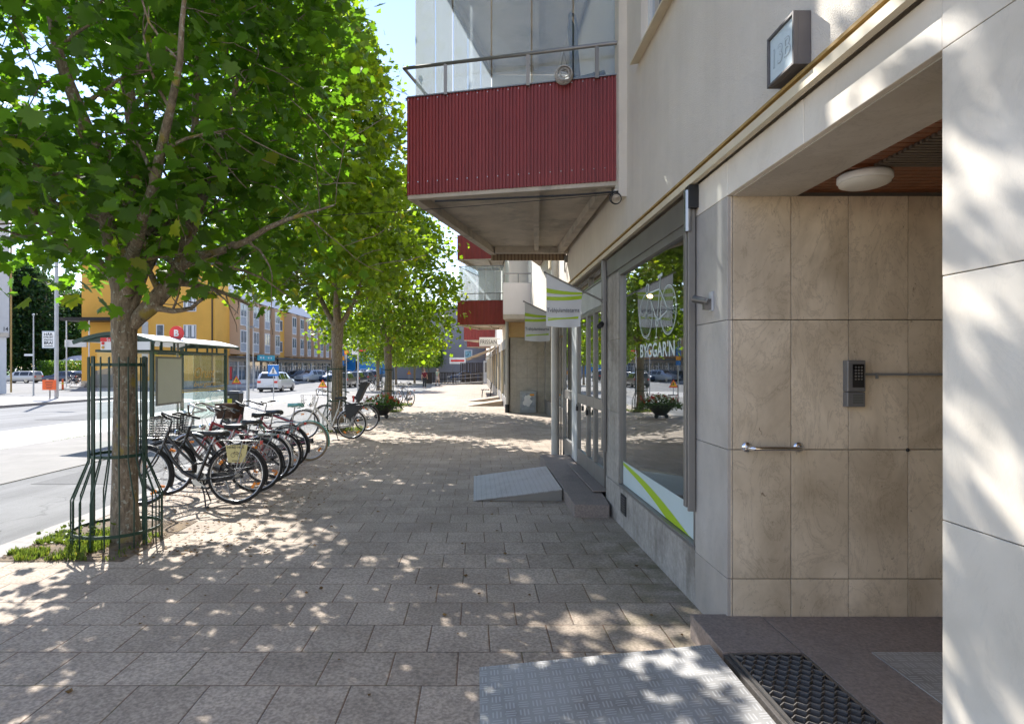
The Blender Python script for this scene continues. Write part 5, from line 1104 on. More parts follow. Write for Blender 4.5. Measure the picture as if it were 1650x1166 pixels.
    if rack:
        mb = MB()
        for s in (-.065, -.02, .02, .065): mb.tube([(-.26, s, .735), (.22, s, .745)], .0065, 6)
        for xx in (-.26, -.14, -.02, .10, .22): mb.tube([(xx, -.065, .737), (xx, .065, .737)], .005, 6)
        for s in (-.065, .065): mb.tube([(-.08, s, .735), (-.0, s * 1.02, .35)], .005, 6); mb.tube([(-.22, s, .735), (-.01, s * 1.02, .36)], .005, 6)
        mb.tube([(.22, 0, .745), (.30, 0, .70)], .006, 6); rk = mb.build('rack', M_steel if rack is True else rack, t)
        mb = MB(); mb.box(-.285, -.27, -.03, .03, .70, .74); mb.build('tail_light', M_redr, rk)
    if stand:
        mb = MB(); mb.tube([(.40, .03, .27), (.30, .16, .12), (.26, .22, .0)], .009, 8); 
        if stand == 2: mb.tube([(.40, -.03, .27), (.34, -.14, .02)], .009, 8); mb.tube([(.26, .22, .0), (.22, .24, .003)], .012, 8)
        mb.build('kickstand', M_black if stand == 2 else M_steel, t)
    mb = MB(); mb.lathe([(.0, .05), (.03, .045), (.042, .0), (.042, -.02), (.0, -.03)], (0, 0, 0), 16, 0, 'x')
    mb.v = [(-v[0] + .955, v[1], v[2] + .78) for v in mb.v]; mb.tube([(.88, 0, .76), (.93, 0, .78)], .008, 6); mb.build('headlamp', M_chrome if seed > .3 else M_black, t)
    def wirebox(x0, x1, w, z0, z1, m_, nm='basket', step=.03, tap=.8, r=.0022):
        mb = MB()
        def cor(k, zf):
            q = tap + (1 - tap) * zf; cx = (x0 + x1) / 2; hx = (x1 - x0) / 2 * q; hw = w * q; a, b = [(-1, -1), (1, -1), (1, 1), (-1, 1)][k]; return Vector((cx + a * hx, b * hw, z0 + (z1 - z0) * zf))
        n_ = int((z1 - z0) / step)
        for i in range(n_ + 1):
            zf = i / n_; P_ = [cor(k, zf) for k in range(4)]; mb.tube(P_ + [P_[0]], r * (2.2 if i == n_ else 1), 4, caps=False)
        for k in range(4):
            a0, a1, b0, b1 = cor(k, 0), cor((k + 1) % 4, 0), cor(k, 1), cor((k + 1) % 4, 1); m2 = int((a1 - a0).length / step)
            for i in range(m2 + 1): mb.tube([a0.lerp(a1, i / m2), b0.lerp(b1, i / m2)], r, 4, caps=False)
        m2 = int(2 * w * tap / step); c0, c1, c2, c3 = [cor(k, 0) for k in range(4)]
        for i in range(m2 + 1): mb.tube([c0.lerp(c3, i / m2), c1.lerp(c2, i / m2)], r, 4, caps=False)
        return mb.build(nm, m_, t)
    if basket == 'wire': wirebox(.86, 1.14, .18, .78, 1.02, M_steel, tap=.78)
    if basket == 'black wire': wirebox(.86, 1.16, .19, .76, 1.0, M_black, tap=.8, r=.003)
    if basket == 'wicker':
        wirebox(.84, 1.14, .20, .80, 1.02, mat('brown wicker', (.11, .065, .045), .8, var=.4, vs=40), step=.016, tap=.85, r=.006)
    if child:
        M_cs = mat('child seat black', (.03, .032, .036), .6)
        mb = MB(); 
        for s in (-1, 1): mb.hexa([(-.30, s * .17, .78), (.12, s * .17, .78), (.10, s * .15, .50), (.0, s * .15, .46)], [(-.30, s * .19, .78), (.12, s * .19, .78), (.10, s * .17, .50), (.0, s * .17, .46)])
        mb.hexa([(-.24, -.17, .80), (.14, -.17, .76), (.14, .17, .76), (-.24, .17, .80)], [(-.24, -.17, .84), (.14, -.17, .80), (.14, .17, .80), (-.24, .17, .84)])
        cs = mb.build('child_seat', M_cs, t, bevel=.01); MB().hexa([(-.16, -.17, .84), (-.12, -.15, .84), (-.12, .15, .84), (-.16, .17, .84)], [(-.40, -.18, 1.30), (-.34, -.14, 1.32), (-.34, .14, 1.32), (-.40, .18, 1.30)]).bar((-.36, -.17, 1.28), (-.20, -.2, 1.20), .02, .10).bar((-.36, .17, 1.28), (-.20, .2, 1.20), .02, .10).bar((-.14, -.18, .9), (-.30, -.18, 1.25), .02, .12).bar((-.14, .18, .9), (-.30, .18, 1.25), .02, .12).build('backrest', M_cs, cs, bevel=.012)
        MB().box(-.06, -.03, -.05, -.02, .845, 1.0).box(-.06, -.03, .02, .05, .845, 1.0).build('harness', M_redr, cs)
    if plate:
        q = .052
        p_ = MB(); p_.hexa([(-.005 + .09, q, .49), (-.02 - .09, q, .49), (-.02 - .115, q, .69), (-.005 + .125, q, .69)], [(-.005 + .09, q + .006, .49), (-.02 - .09, q + .006, .49), (-.02 - .115, q + .006, .69), (-.005 + .125, q + .006, .69)]); pl = p_.build('yellow_plate', mat('yellow plate', (.66, .58, .27), .6, var=.04), t)
        text('HYRD HOS', .030, (-.0, q + .0075, .665), (-1, 0, 0), (0, 0, 1), M_ink, 'lettering', pl, width=.19, bold=.02, world=False)
        text('HYRCYKLAR', .012, (-.01, q + .0075, .51), (-1, 0, 0), (0, 0, 1), M_ink, 'small_lettering', pl, width=.10, bold=.02, world=False) if False else None
        mb = MB()
        for cx in (-.045, .03): mb.torus((cx, q + .007, .575), .024, .002, 'y', 18, 4)
        for a, b in (((-.045, .575), (-.02, .61)), ((-.02, .61), (.02, .61)), ((.03, .575), (.015, .615)), ((-.02, .61), (-.01, .58)), ((-.01, .58), (.02, .61)), ((.015, .63), (.0, .63))): mb.tube([(a[0], q + .007, a[1]), (b[0], q + .007, b[1])], .002, 4)
        mb.box(-.05, .04, q + .0065, q + .008, .505, .513)
        mb.build('bicycle_drawing', M_ink, pl)
    return t
bk = colm('black', (.015, .015, .018)); rd_ = colm('red', (.30, .012, .015)); gr_ = colm('grey', (.06, .065, .075)); pk = colm('dusty pink', (.42, .16, .19)); mg = colm('raspberry', (.30, .03, .06)); tq = colm('turquoise', (.16, .42, .36)); wh = colm('white', (.55, .54, .50)); sv = mat('bicycle silver', (.5, .5, .5), .3, .9)
tan = mat('tan tyre', (.38, .29, .19), .8)
def bx(px_, Y): return ((px_ - 767) / 950 * Y, Y, gz(Y))
bicycle(bx(380, 6.93), PI + .06, math.radians(5), 'black step-through bicycle with yellow HYRD HOS plate on its rear wheel', bk, 'step', plate=True, basket='wire', sad_z=.83, stand=2, seed=.1, hbar='city', barm=M_black)
bicycle(bx(412, 7.62), PI + .16, math.radians(1), 'black bicycle with silver rack directly behind the one with the yellow plate', bk, 'step', basket='black wire', sad_z=.85, seed=.9, grips=mat('grey grip', (.5, .48, .45), .6), hbar='high')
bicycle(bx(430, 8.15), PI - .05, math.radians(5), 'bright red bicycle with white mudguards third in the row', rd_, 'dia', fend=sv, sad_z=.86, seed=.5)
bicycle(bx(447, 8.6), PI + .12, math.radians(7), 'dark grey bicycle with thick black tyre and low handlebar, fourth in the row', gr_, 'dia', sad_z=.93, seed=1.3, hbar='flat', barm=M_black)
bicycle(bx(464, 9.5), PI - .09, math.radians(2), 'dusty pink bicycle with brown wicker basket, fifth in the row', pk, 'swan', fend=bk, basket='wicker', sad_z=.90, seed=.7, barm=M_black)
bicycle(bx(498, 10.3), PI - .04, math.radians(2), 'raspberry bicycle with turquoise mudguards, saddle and tan tyres at the end of the row', mg, 'dia', tyre=tan, fend=tq, saddle=tq, sad_z=.97, seed=.2, rack=False, hbar='flat')
bicycle(bx(566, 13.6), PI + .03, math.radians(3), 'white step-through bicycle with wire basket and black child seat by the second tree', wh, 'swan', fend=sv, basket='wire', child=True, sad_z=.94, seed=.4, hbar='high', stand=2)
bicycle(bx(590, 15.4), PI - .1, math.radians(3), 'black bicycle half hidden behind the white one with the child seat', bk, 'dia', sad_z=.9, seed=1.0)
b9 = bicycle(bx(661, 26.3), PI / 2 + .62, math.radians(4), 'lone bicycle with luggage seen from behind on the pavement past the third tree', gr_, 'dia', fend=sv, sad_z=1.0, seed=.6, hbar='city', basket='black wire')
dup(b9, bx(616, 47), PI + .9, 'distant bicycle leaning by the road side trees', 'bicycles parked along the pavement')
dup(b9, ((127 - 767) / 950 * 63, 63, gz(63) - .06), PI, 'distant bicycle at the corner of the ochre building', 'bicycles parked along the pavement')

bi = bicycle((2.75, 5.75, .105), -PI / 2 - .3, math.radians(2), 'bicycle on show inside the dim shop behind the big window', tq, 'swan', basket='wicker', seed=.3); bi['group'] = 'bicycles inside the shop'
dup(bi, (3.5, 7.2, .105), -PI / 2 + .2, 'second bicycle deeper inside the shop behind the glass doors', 'bicycles inside the shop')
# ------------------------------------------------------------------ cars
M_cg = glass('car glass', (.05, .06, .065), 1.5, boost=1.5); M_cg = mat('car window', (.03, .035, .04), .06, var=0, spec=.8)
def carpaint(n, c): return mat('car paint ' + n, c, .3, .15, var=.02, coat=.8)
def make_car(label, m, kind='wagon', L=4.6, W=1.82, H=1.5):
    t = T('parked_car', label, 'car', group='cars along the street'); h = W / 2
    if kind == 'wagon': top = [(-.98, .80, .66), (-.92, .86, .98), (-.70, .90, 1.0), (-.2, .94, 1.0), (.10, .96, .99), (.40, .88, .66), (.75, .80, .60), (.97, .70, .52)]
    elif kind == 'suv': top = [(-.97, .80, .68), (-.90, .84, .95), (-.66, .90, 1.0), (-.2, .94, 1.0), (.12, .96, .98), (.42, .90, .67), (.78, .86, .62), (.97, .75, .52)]
    else: top = [(-.97, .72, .62), (-.62, .80, .70), (-.38, .90, .96), (-.1, .94, 1.0), (.10, .96, .98), (.42, .88, .66), (.78, .80, .60), (.97, .70, .50)]
    zb, zbelt = .22, H * .62; st = []
    for u, wf, zf in top:
        x = u * L / 2; ztop = max(H * zf, .3); cab = ztop > zbelt + .12; wb = h * (.90 if abs(u) > .9 else .99)
        zz = min(zbelt, ztop - .06)
        wr = h * (.74 if cab else .86)
        st.append((x, [(wb * .92, zb), (wb, zb + .14), (wb, (zb + zz) / 2 + .06), (wb * .97, zz), (wr, ztop - .05 if cab else ztop - .03), (wr * .85, ztop), (0, ztop + .01)], cab))
    mb = MB(); vs = []
    for x, sec, cab in st:
        full = sec + [(-a, b) for a, b in sec[-2::-1]]; vs += [(x, a, b) for a, b in full]
    n = 13; mb.add(vs, [(i * n + j, i * n + j + 1, (i + 1) * n + j + 1, (i + 1) * n + j) for i in range(len(st) - 1) for j in range(n - 1)] + [(i * n + n - 1, i * n, (i + 1) * n, (i + 1) * n + n - 1) for i in range(len(st) - 1)], 0, True)
    mb.add(vs[:n], [tuple(range(n))]); mb.add(vs[-n:], [tuple(range(n))[::-1]]); body = mb.build('body', m, t)
    # windows
    for i in range(len(st) - 1):
        a, b = st[i], st[i + 1]
        if a[2] or b[2]:
            for s in (1, -1):
                p = [Vector((x_, s * sec[k][0], sec[k][1])) for x_, sec, k in ((a[0], a[1], 3), (b[0], b[1], 3), (b[0], b[1], 4), (a[0], a[1], 4))]
                if a[2] and b[2]:
                    c = sum(p, Vector()) / 4; nrm = (p[1] - p[0]).cross(p[3] - p[0]).normalized() * .008; nrm = nrm if nrm.y * s > 0 else -nrm
                    q = [c + (v - c) * .88 + nrm for v in p]; MB().hexa([v - nrm * .5 for v in q], q).build('window', M_cg, t)
            if a[2] != b[2]:
                lo, hi = (a, b) if b[2] else (b, a)
                p = [Vector((lo[0], lo[1][4][0] * .9, lo[1][4][1])), Vector((lo[0], -lo[1][4][0] * .9, lo[1][4][1])), Vector((hi[0], -hi[1][5][0] * .95, hi[1][5][1])), Vector((hi[0], hi[1][5][0] * .95, hi[1][5][1]))]
                c = sum(p, Vector()) / 4; nrm = (p[1] - p[0]).cross(p[3] - p[0]).normalized() * .02; nrm = nrm if nrm.z > 0 else -nrm
                q = [c + (v - c) * .86 + nrm for v in p]; MB().hexa([v - nrm * .5 for v in q], q).build('windscreen', M_cg, t)
    for x in (-.58 * L / 2, .60 * L / 2):
        for s in (1, -1):
            w = MB().cyl((x, s * h - (.19 if s > 0 else -.01) - (.0 if s > 0 else 0), .32), .32, .18, 22, 0, 'y').build('wheel', M_rubber, t)
            MB().cyl((x, s * h + (-.005 if s > 0 else -.012) + (.0), .32), .21, .017, 16, 0, 'y').build('rim', M_steel, w)
    for s in (1, -1):
        MB().box(-L / 2 - .01, -L / 2 + .12, s * h * .72 - .12, s * h * .72 + .12, .74, .90).build('tail_light', M_redr, t)
        MB().box(L / 2 - .14, L / 2 - .02, s * h * .66 - .16, s * h * .66 + .16, .58, .70).build('headlight', M_white, t)
        MB().box(.22 * L / 2, .22 * L / 2 + .12, s * (h + .02), s * (h + .16), .92, 1.04).build('mirror', m, t) if s > 0 else MB().box(.22 * L / 2, .22 * L / 2 + .12, -(h + .16), -(h + .02), .92, 1.04).build('mirror', m, t)
    MB().box(-L / 2 - .02, -L / 2 + .03, -.26, .26, .52, .63).build('number_plate', M_white, t); MB().box(-L / 2 - .03, L / 2 - .02, -h * .85, h * .85, .20, .38).build('bumper', M_black, t)
    return t
def put(t, px_, Y, rz, off=0): t.location = ((px_ - 767) / 950 * Y + off, Y, gz(Y) - .09); t.rotation_euler[2] = rz; return t
wcar = make_car('white estate car driving away on the road behind the crossing sign', carpaint('white', (.72, .73, .75)), 'suv', 4.5, 1.85, 1.6); put(wcar, 446, 49, PI / 2); wcar.name = 'moving_car'
c1 = make_car('silver crossover parked before the ochre building shop fronts', carpaint('silver', (.42, .45, .48)), 'suv', 4.5, 1.85, 1.58); put(c1, 500, 80, PI / 2 - .5 + PI)
c2 = make_car('beige grey hatchback parked first in the kerbside line beyond the second tree', carpaint('beige', (.22, .20, .17)), 'wagon', 4.2, 1.75, 1.48); put(c2, 556, 60, PI / 2)
c3 = make_car('black estate parked second in the kerbside line', carpaint('black', (.02, .022, .026)), 'wagon', 4.6, 1.82, 1.48); put(c3, 575, 67, PI / 2)
c4_ = make_car('dark blue hatchback side on before the lawn at the side street', carpaint('navy', (.02, .03, .07)), 'suv', 4.3, 1.8, 1.5); put(c4_, 101, 75, PI)
c5 = make_car('silver estate car standing side on by the hedge at far left', carpaint('pale silver', (.55, .55, .53)), 'wagon', 4.75, 1.82, 1.5); put(c5, 33, 75, PI)
c6 = make_car('blue saloon parked beside the silver crossover', carpaint('blue', (.03, .08, .18)), 'saloon', 4.5, 1.8, 1.45); put(c6, 527, 88, PI / 2 - .5 + PI)
far = [(c2, 590, 75, PI / 2, 'olive hatchback third in the kerbside line of parked cars'), (c3, 601, 83, PI / 2, 'black estate fourth in the kerbside line, near the median tree'), (c5, 600, 108, PI / 2, 'pale saloon in the middle of the distant parked line'),
       (c6, 556, 100, PI / 2 + 2.6, 'blue saloon parked at the far shops under the blue scaffold net'), (c1, 578, 112, PI / 2 + 2.7, 'silver crossover far off at the scaffold net'), (c6, 535, 82, PI / 2 + 2.7, 'dark blue car nose out left of the parking sign'),
       (c5, 640, 100, PI / 2, 'white estate farther along the road beyond the third tree'), (c1, 652, 128, 0.3, 'grey crossover crossing at the distant junction'), (c3, 663, 135, 0.2, 'black estate at the distant junction'), (c4_, 127, 84, PI, 'second dark hatchback tucked behind the first at the lawn'),
       (c3, 475, 84, PI / 2 + 2.6, 'dark car partly behind the moving white estate'), (c6, 747, 84, PI + .2, 'blue saloon parked beyond the dark terrace fence')]
for src, p_, Y, rz, lab in far: put(dup(src, (0, 0, 0), 0, lab, 'cars along the street'), p_, Y, rz)

# ------------------------------------------------------------------ people
def skin(name, pts, edges, m, parent, loc=(0, 0, 0), sub=2):
    me = bpy.data.meshes.new(name); me.from_pydata([p[:3] for p in pts], edges, []); me.materials.append(m)
    o = bpy.data.objects.new(name, me); C.objects.link(o); o.parent = parent; o.location = loc
    s = o.modifiers.new('s', 'SKIN'); s.use_smooth_shade = True
    for i, p in enumerate(pts): me.skin_vertices[0].data[i].radius = (p[3], p[4] if len(p) > 4 else p[3]); me.skin_vertices[0].data[i].use_root = (i == 0)
    u = o.modifiers.new('u', 'SUBSURF'); u.levels = sub; u.render_levels = sub
    return o
M_skin = mat('skin', (.50, .30, .21), .6, var=.05)
def person(loc, rz, label, top, legs, hair, stride, skirt=False, bend=.35):
    t = T('person', label, 'person', loc, rz); s = stride
    J = [(0, 0, .96, .13, .10), (0, 0, 1.15, .12, .10), (0, .01, 1.36, .15, .10), (0, .0, 1.47, .06), (0, -.01, 1.55, .05), (0, -.02, 1.64, .085, .10), (0, -.01, 1.72, .06, .07),
         (-.09, 0, .90, .085), (-.10, -s * .5, .50, .06), (-.10, -s * .9 + .03, .10, .04), (-.10, -s * .9 - .12, .04, .035),
         (.09, 0, .90, .085), (.10, s * .45, .50, .06), (.10, s + .03, .10, .04), (.10, s - .12, .04, .035),
         (-.19, 0, 1.40, .055), (-.24, .04 + s * .2, 1.14, .042), (-.25, -.04 + bend * .2, .90, .033), (-.25, -.07 + bend * .2, .80, .028),
         (.19, 0, 1.40, .055), (.24, .04 - s * .2, 1.14, .042), (.25, -.04 - bend * .1, .90, .033), (.25, -.07 - bend * .1, .80, .028)]
    E = [(0, 1), (1, 2), (2, 3), (3, 4), (4, 5), (5, 6), (0, 7), (7, 8), (8, 9), (9, 10), (0, 11), (11, 12), (12, 13), (13, 14), (2, 15), (15, 16), (16, 17), (17, 18), (2, 19), (19, 20), (20, 21), (21, 22)]
    skin('body', J, E, M_skin, t)
    f = lambda i, d: (*J[i][:3], *[q + d for q in J[i][3:]])
    skin('shirt', [(0, 0, .93, .165, .13), f(1, .03), f(2, .025), (0, 0, 1.45, .08), (*J[15][:3], .075), ((J[15][0] + J[16][0]) / 2, J[16][1] * .5, 1.25, .065), (*J[19][:3], .075), ((J[19][0] + J[20][0]) / 2, J[20][1] * .5, 1.25, .065)], [(0, 1), (1, 2), (2, 3), (2, 4), (4, 5), (2, 6), (6, 7)], top, t)
    if skirt: MB().lathe([(.15, 1.0), (.19, .8), (.22, .55), (.21, .55)], n=20).build('skirt', legs, t)
    else: skin('trousers', [f(0, .02), f(7, .02), f(8, .02), f(9, .025), f(11, .02), f(12, .02), f(13, .025)], [(0, 1), (1, 2), (2, 3), (0, 4), (4, 5), (5, 6)], legs, t)
    MB().sphere((0, .02, 1.70), .105, 14, sc=(.95, 1.0, .85)).build('hair', hair, t)
    for i in (10, 14): MB().hexa([(J[i][0] - .05, J[i][1] - .06, 0), (J[i][0] + .05, J[i][1] - .06, 0), (J[i][0] + .045, J[i][1] + .2, 0), (J[i][0] - .045, J[i][1] + .2, 0)], [(J[i][0] - .04, J[i][1] - .04, .05), (J[i][0] + .04, J[i][1] - .04, .05), (J[i][0] + .04, J[i][1] + .18, .10), (J[i][0] - .04, J[i][1] + .18, .10)]).build('shoe', M_black, t)
    MB().sphere((0, -.125, 1.62), .014, 8).build('nose', M_skin, t)
    return t
person(((684 - 767) / 950 * 55, 55, gz(55)), .2, 'person in dark red shirt and dark trousers walking on the far pavement', mat('maroon cloth', (.13, .015, .028), .9), mat('dark trousers', (.03, .035, .045), .9), mat('brown hair', (.16, .11, .07), .8), .10)
person(((705 - 767) / 950 * 62, 62, gz(62)), 2.4, 'person in pale green top and light skirt standing by the dark fence', mat('pale green cloth', (.42, .48, .32), .9), mat('light cloth', (.5, .42, .36), .9), mat('grey hair', (.5, .46, .40), .8), .16, skirt=True)
# ------------------------------------------------------------------ trees
HL = [(0, 0), (.20, -.12), (.44, -.05), (.37, .10), (.68, .28), (.52, .37), (.56, .60), (.29, .53), (.31, .74), (.14, .77), (0, 1.03)]
def leaf_mesh(name, P, size, m, parent, rs, simple=False, droop=.5, face=None):
    n = len(P)
    if simple: T_ = np.array([(0, 0, 0), (.5, .30, -.08), (.38, .75, -.06), (0, 1, 0), (-.38, .75, -.06), (-.5, .30, -.08)]); F = [(0, 1, 2, 3), (0, 3, 4, 5)]
    else:
        R_ = [(x, y, -.16 * x) for x, y in HL]; L_ = [(-x, y, -.16 * x) for x, y in HL[1:-1]]
        T_ = np.array(R_ + L_); k = len(HL); F = [tuple(range(k)), (0, k - 1) + tuple(range(2 * k - 3, k - 1, -1))]
    V = len(T_)
    d = rs.normal(size=(n, 3)); d[:, 2] = d[:, 2] * .5 - droop; d /= np.linalg.norm(d, axis=1)[:, None]
    nr = rs.normal(size=(n, 3)) * .55; nr[:, 2] += 1.0
    u = np.cross(d, nr); u /= np.linalg.norm(u, axis=1)[:, None]; w = np.cross(u, d)
    s = size * (.45 + .85 * rs.beta(2.2, 1.6, size=n)); cu = rs.uniform(-.5, 3.0, size=(n, 1, 1)); bd = rs.uniform(-.1, .45, size=(n, 1, 1))
    vs = P[:, None, :] + s[:, None, None] * (T_[None, :, 0:1] * u[:, None, :] + T_[None, :, 1:2] * d[:, None, :] + (T_[None, :, 2:3] * cu - bd * T_[None, :, 1:2] ** 2) * w[:, None, :])
    vs = vs.reshape(-1, 3); me = bpy.data.meshes.new(name); me.vertices.add(len(vs)); me.vertices.foreach_set('co', vs.ravel())
    ln = [len(f) for f in F]; tot = sum(ln); li = np.array([i for f in F for i in f])
    loops = (li[None, :] + (np.arange(n) * V)[:, None]).ravel()
    me.loops.add(len(loops)); me.loops.foreach_set('vertex_index', loops)
    nf = n * len(F); me.polygons.add(nf); st = np.array([0] + list(np.cumsum(ln))[:-1]); ls = (st[None, :] + (np.arange(n) * tot)[:, None]).ravel()
    me.polygons.foreach_set('loop_start', ls.astype(np.int32)); me.polygons.foreach_set('loop_total', np.tile(np.array(ln, dtype=np.int32), n))
    me.materials.append(m); me.update(calc_edges=True); me.validate()
    o = bpy.data.objects.new(name, me); C.objects.link(o); o.parent = parent; return o
def make_tree(loc, label, H, Rx, zb, r0, fork, nclus, per, size, m, seed, limbs=None, simple=False, cat='tree', name='maple_tree', group='street maples along the kerb', cen=(0, 0), spread=.27, keep=None, prof=None, lean=(0, 0), sink=0.0, ys=1.0):
    """crown between heights zb and H, widest about a third up; limbs given as lists of (x,y,z,r) relative to loc"""
    rnd = random.Random(seed); rs = np.random.RandomState(seed); t = T(name, label, cat, loc, 0, group)
    mb = MB(); tp = []
    zs = [0 - sink, .06, .25, .6, 1.0, 1.4, fork * .8, fork, fork + .25]; rr = [r0 * 1.25, r0 * 1.2, r0 * 1.06, r0 * .98, r0 * .96, r0 * .94, r0 * .98, r0 * 1.12, r0 * .7]
    for i, z in enumerate(zs): tp.append((lean[0] * z + .012 * math.sin(z * 4 + seed), lean[1] * z + .012 * math.cos(z * 3), z))
    mb.tube(tp, rr, 18, caps=False)
    o0 = len(mb.v) - 18 * len(zs)
    for i in range(o0, len(mb.v)):
        v = Vector(mb.v[i]); k = noise.noise(v * 5) * .022 + noise.noise(v * 12) * .008; c = Vector((lean[0] * v.z, lean[1] * v.z, v.z)); dd = (v - c); dd.z = 0
        if dd.length > .01: mb.v[i] = tuple(v + dd.normalized() * k * (r0 / .14))
    f0 = Vector(tp[-2]); L = []
    if limbs is None:
        limbs = []; n = rnd.choice((4, 5))
        for i in range(n):
            a = 2 * PI * i / n + rnd.uniform(-.4, .4); pts = [(*f0[:2], fork - .05, r0 * .55)]; p = Vector(f0); r = r0 * .5; out = rnd.uniform(.35, .6)
            for k in range(7):
                p = p + Vector((math.cos(a) * out, math.sin(a) * out, rnd.uniform(.6, .95))) * (H - fork) / 8; a += rnd.uniform(-.35, .35); out *= rnd.uniform(.75, 1.0); r *= .78; pts.append((*p, r))
            limbs.append(pts)
    segs = []
    def addlimb(pts, depth=0):
        P_ = [Vector(q[:3]) for q in pts]; R_ = [q[3] for q in pts]
        # smooth by midpoint insertion with jitter
        PP, RR = [P_[0]], [R_[0]]
        for a, b, ra, rb in zip(P_, P_[1:], R_, R_[1:]):
            j = (b - a).length * .05; PP += [a.lerp(b, .5) + Vector([rnd.uniform(-j, j) for _ in range(3)]), b]; RR += [(ra + rb) / 2, rb]
        mb.tube(PP, RR, 10 if depth == 0 else 6, caps=False)
        for p, r in zip(PP, RR): segs.append((p, r))
        if depth < 2:
            for i in range(2, len(PP)):
                if rnd.random() < (.85 if depth == 0 else .5):
                    d = (PP[i] - PP[i - 1]).normalized(); s = Vector([rnd.uniform(-1, 1) for _ in range(3)]); s = (s - d * s.dot(d)).normalized(); dr = (d * .5 + s + Vector((0, 0, .15))).normalized(); ln = rnd.uniform(.5, 1.1) * Rx * (.45 if depth == 0 else .28)
                    q = PP[i]; r = RR[i] * .5; out = [(*q, r)]
                    for k in range(3): q = q + dr * ln / 3; dr = (dr + Vector([rnd.uniform(-.3, .3) for _ in range(3)])).normalized(); r *= .7; out.append((*q, max(r, .004)))
                    addlimb(out, depth + 1)
    for l in limbs: addlimb(l)
    SP = np.array([s[0][:] for s in segs]); SR = np.array([s[1] for s in segs])
    cl = []; tries = 0
    while len(cl) < nclus and tries < nclus * 30:
        tries += 1; v = rs.uniform(0, 1) ** .85; z = zb + (H - zb) * v
        pr = prof(v) if prof else (math.sin(PI * min(1, (v * .80 + .20) ** .85)) ** .6)
        R_ = Rx * pr * (1 + .16 * noise.noise(Vector((z * .9 + seed, tries * .0, 3)))); a = rs.uniform(0, 2 * PI); rad = R_ * rs.uniform(0, 1) ** .36
        p = np.array([cen[0] + rad * math.cos(a), cen[1] + rad * math.sin(a) * ys, z + rs.normal() * .08])
        if noise.noise(Vector((p[0] * .8 + seed, p[1] * .8, p[2] * .9))) < -.15: continue
        if keep and not keep(p): continue
        cl.append(p)
    CL = np.array(cl)
    for p in CL:
        i = int(np.argmin(np.sum((SP - p) ** 2, axis=1) + (SR < .003) * 9)); q = SP[i]; L_ = np.linalg.norm(p - q)
        if L_ > .05: mid = (p + q) / 2 + rs.normal(size=3) * .06 * L_; mb.tube([q, mid, p], [min(.013, SR[i]) * (.5 + r0 * 3), .006, .003], 4, caps=False)
    mb.build('trunk', M_bark, t)
    sc = rs.normal(size=(len(CL), per, 3)) * np.array([spread, spread, spread * .62]); sc[:, :, 2] -= .04
    P = (CL[:, None, :] + sc).reshape(-1, 3)
    leaf_mesh('crown', P, size, m, t, rs, simple)
    return t
k = 5.45 / 950
def lp(lst, base):   # photo points to limb points, depth offset given
    return [((x - 767) * (5.45 + dy) / 950 - base[0], dy, ZC + (590 - y) * (5.45 + dy) / 950 - base[2], r) for x, y, dy, r in lst]
base = (-3.24, 5.45, gz(5.45))
T1 = [lp([(204, 500, 0, .075), (192, 440, .02, .10), (180, 385, 0, .085), (172, 330, -.1, .075), (160, 270, -.15, .065), (128, 180, -.25, .055), (92, 80, -.35, .045), (78, 0, -.4, .04), (60, -110, -.4, .025), (70, -260, -.3, .012)], base),
      lp([(209, 500, 0, .07), (232, 425, .1, .07), (262, 385, .3, .06), (280, 330, .5, .052), (306, 255, .7, .045), (315, 200, .8, .036), (318, 110, .9, .03), (330, -20, 1.0, .02), (330, -160, 1.0, .012)], base),
      lp([(212, 525, 0, .06), (240, 496, .02, .078), (278, 455, .05, .075), (294, 415, .1, .066), (310, 360, .1, .055), (332, 305, .15, .045), (352, 240, .2, .032), (375, 160, .2, .02), (390, 60, .2, .01)], base),
      lp([(285, 435, .07, .05), (320, 412, .0, .038), (370, 400, -.1, .032), (430, 368, -.2, .024), (490, 345, -.3, .014), (540, 330, -.35, .007)], base),
      lp([(200, 465, 0, .05), (160, 425, -.1, .045), (115, 400, -.2, .038), (70, 360, -.4, .03), (10, 300, -.6, .02), (-60, 240, -.7, .01)], base),
      lp([(205, 485, 0, .06), (210, 420, -.3, .055), (230, 350, -.8, .045), (260, 240, -1.1, .035), (290, 100, -1.4, .022), (300, -30, -1.5, .012)], base),
      lp([(205, 485, 0, .06), (205, 400, .4, .055), (215, 330, .9, .045), (225, 240, 1.3, .035), (240, 120, 1.5, .022), (250, 10, 1.6, .012)], base),
      lp([(204, 490, 0, .09), (206, 380, .05, .07), (214, 260, .05, .06), (205, 120, .1, .05), (215, -40, .1, .04), (205, -220, .1, .025), (210, -420, .1, .012)], base)]
def keep1(p):
    # no leaves around the clear trunk, lower crown lifts towards the road end
    r = math.hypot(p[0], p[1])
    if p[2] < 2.4 + .25 * max(0, p[1] - .3): return False
    if p[2] < 2.6 and r > 1.7: return False
    return not (p[2] < 2.5 and r < .55)
prof1 = lambda v: .78 + .55 * v if v < .35 else (.97 if v < .75 else .97 * math.cos((v - .75) / .25 * PI / 2 * .95) ** .6)
make_tree(base, 'large maple nearest the camera, its crown filling the upper left, steel guard round its trunk', 10.2, 1.98, 2.42, .108, 2.35, 1250, 26, .109, M_leafmats[0], 3, limbs=T1, keep=keep1, prof=prof1, cen=(-.22, .45), spread=.25, ys=1.45)
make_tree((-3.60, 15.3, gz(15.3)), 'second street maple, guarded trunk behind the white bicycle with child seat', 10.3, 2.1, 3.4, .145, 2.7, 980, 24, .14, M_leafmats[1], 8, spread=.3, cen=(-.1, -1.0), ys=1.75)
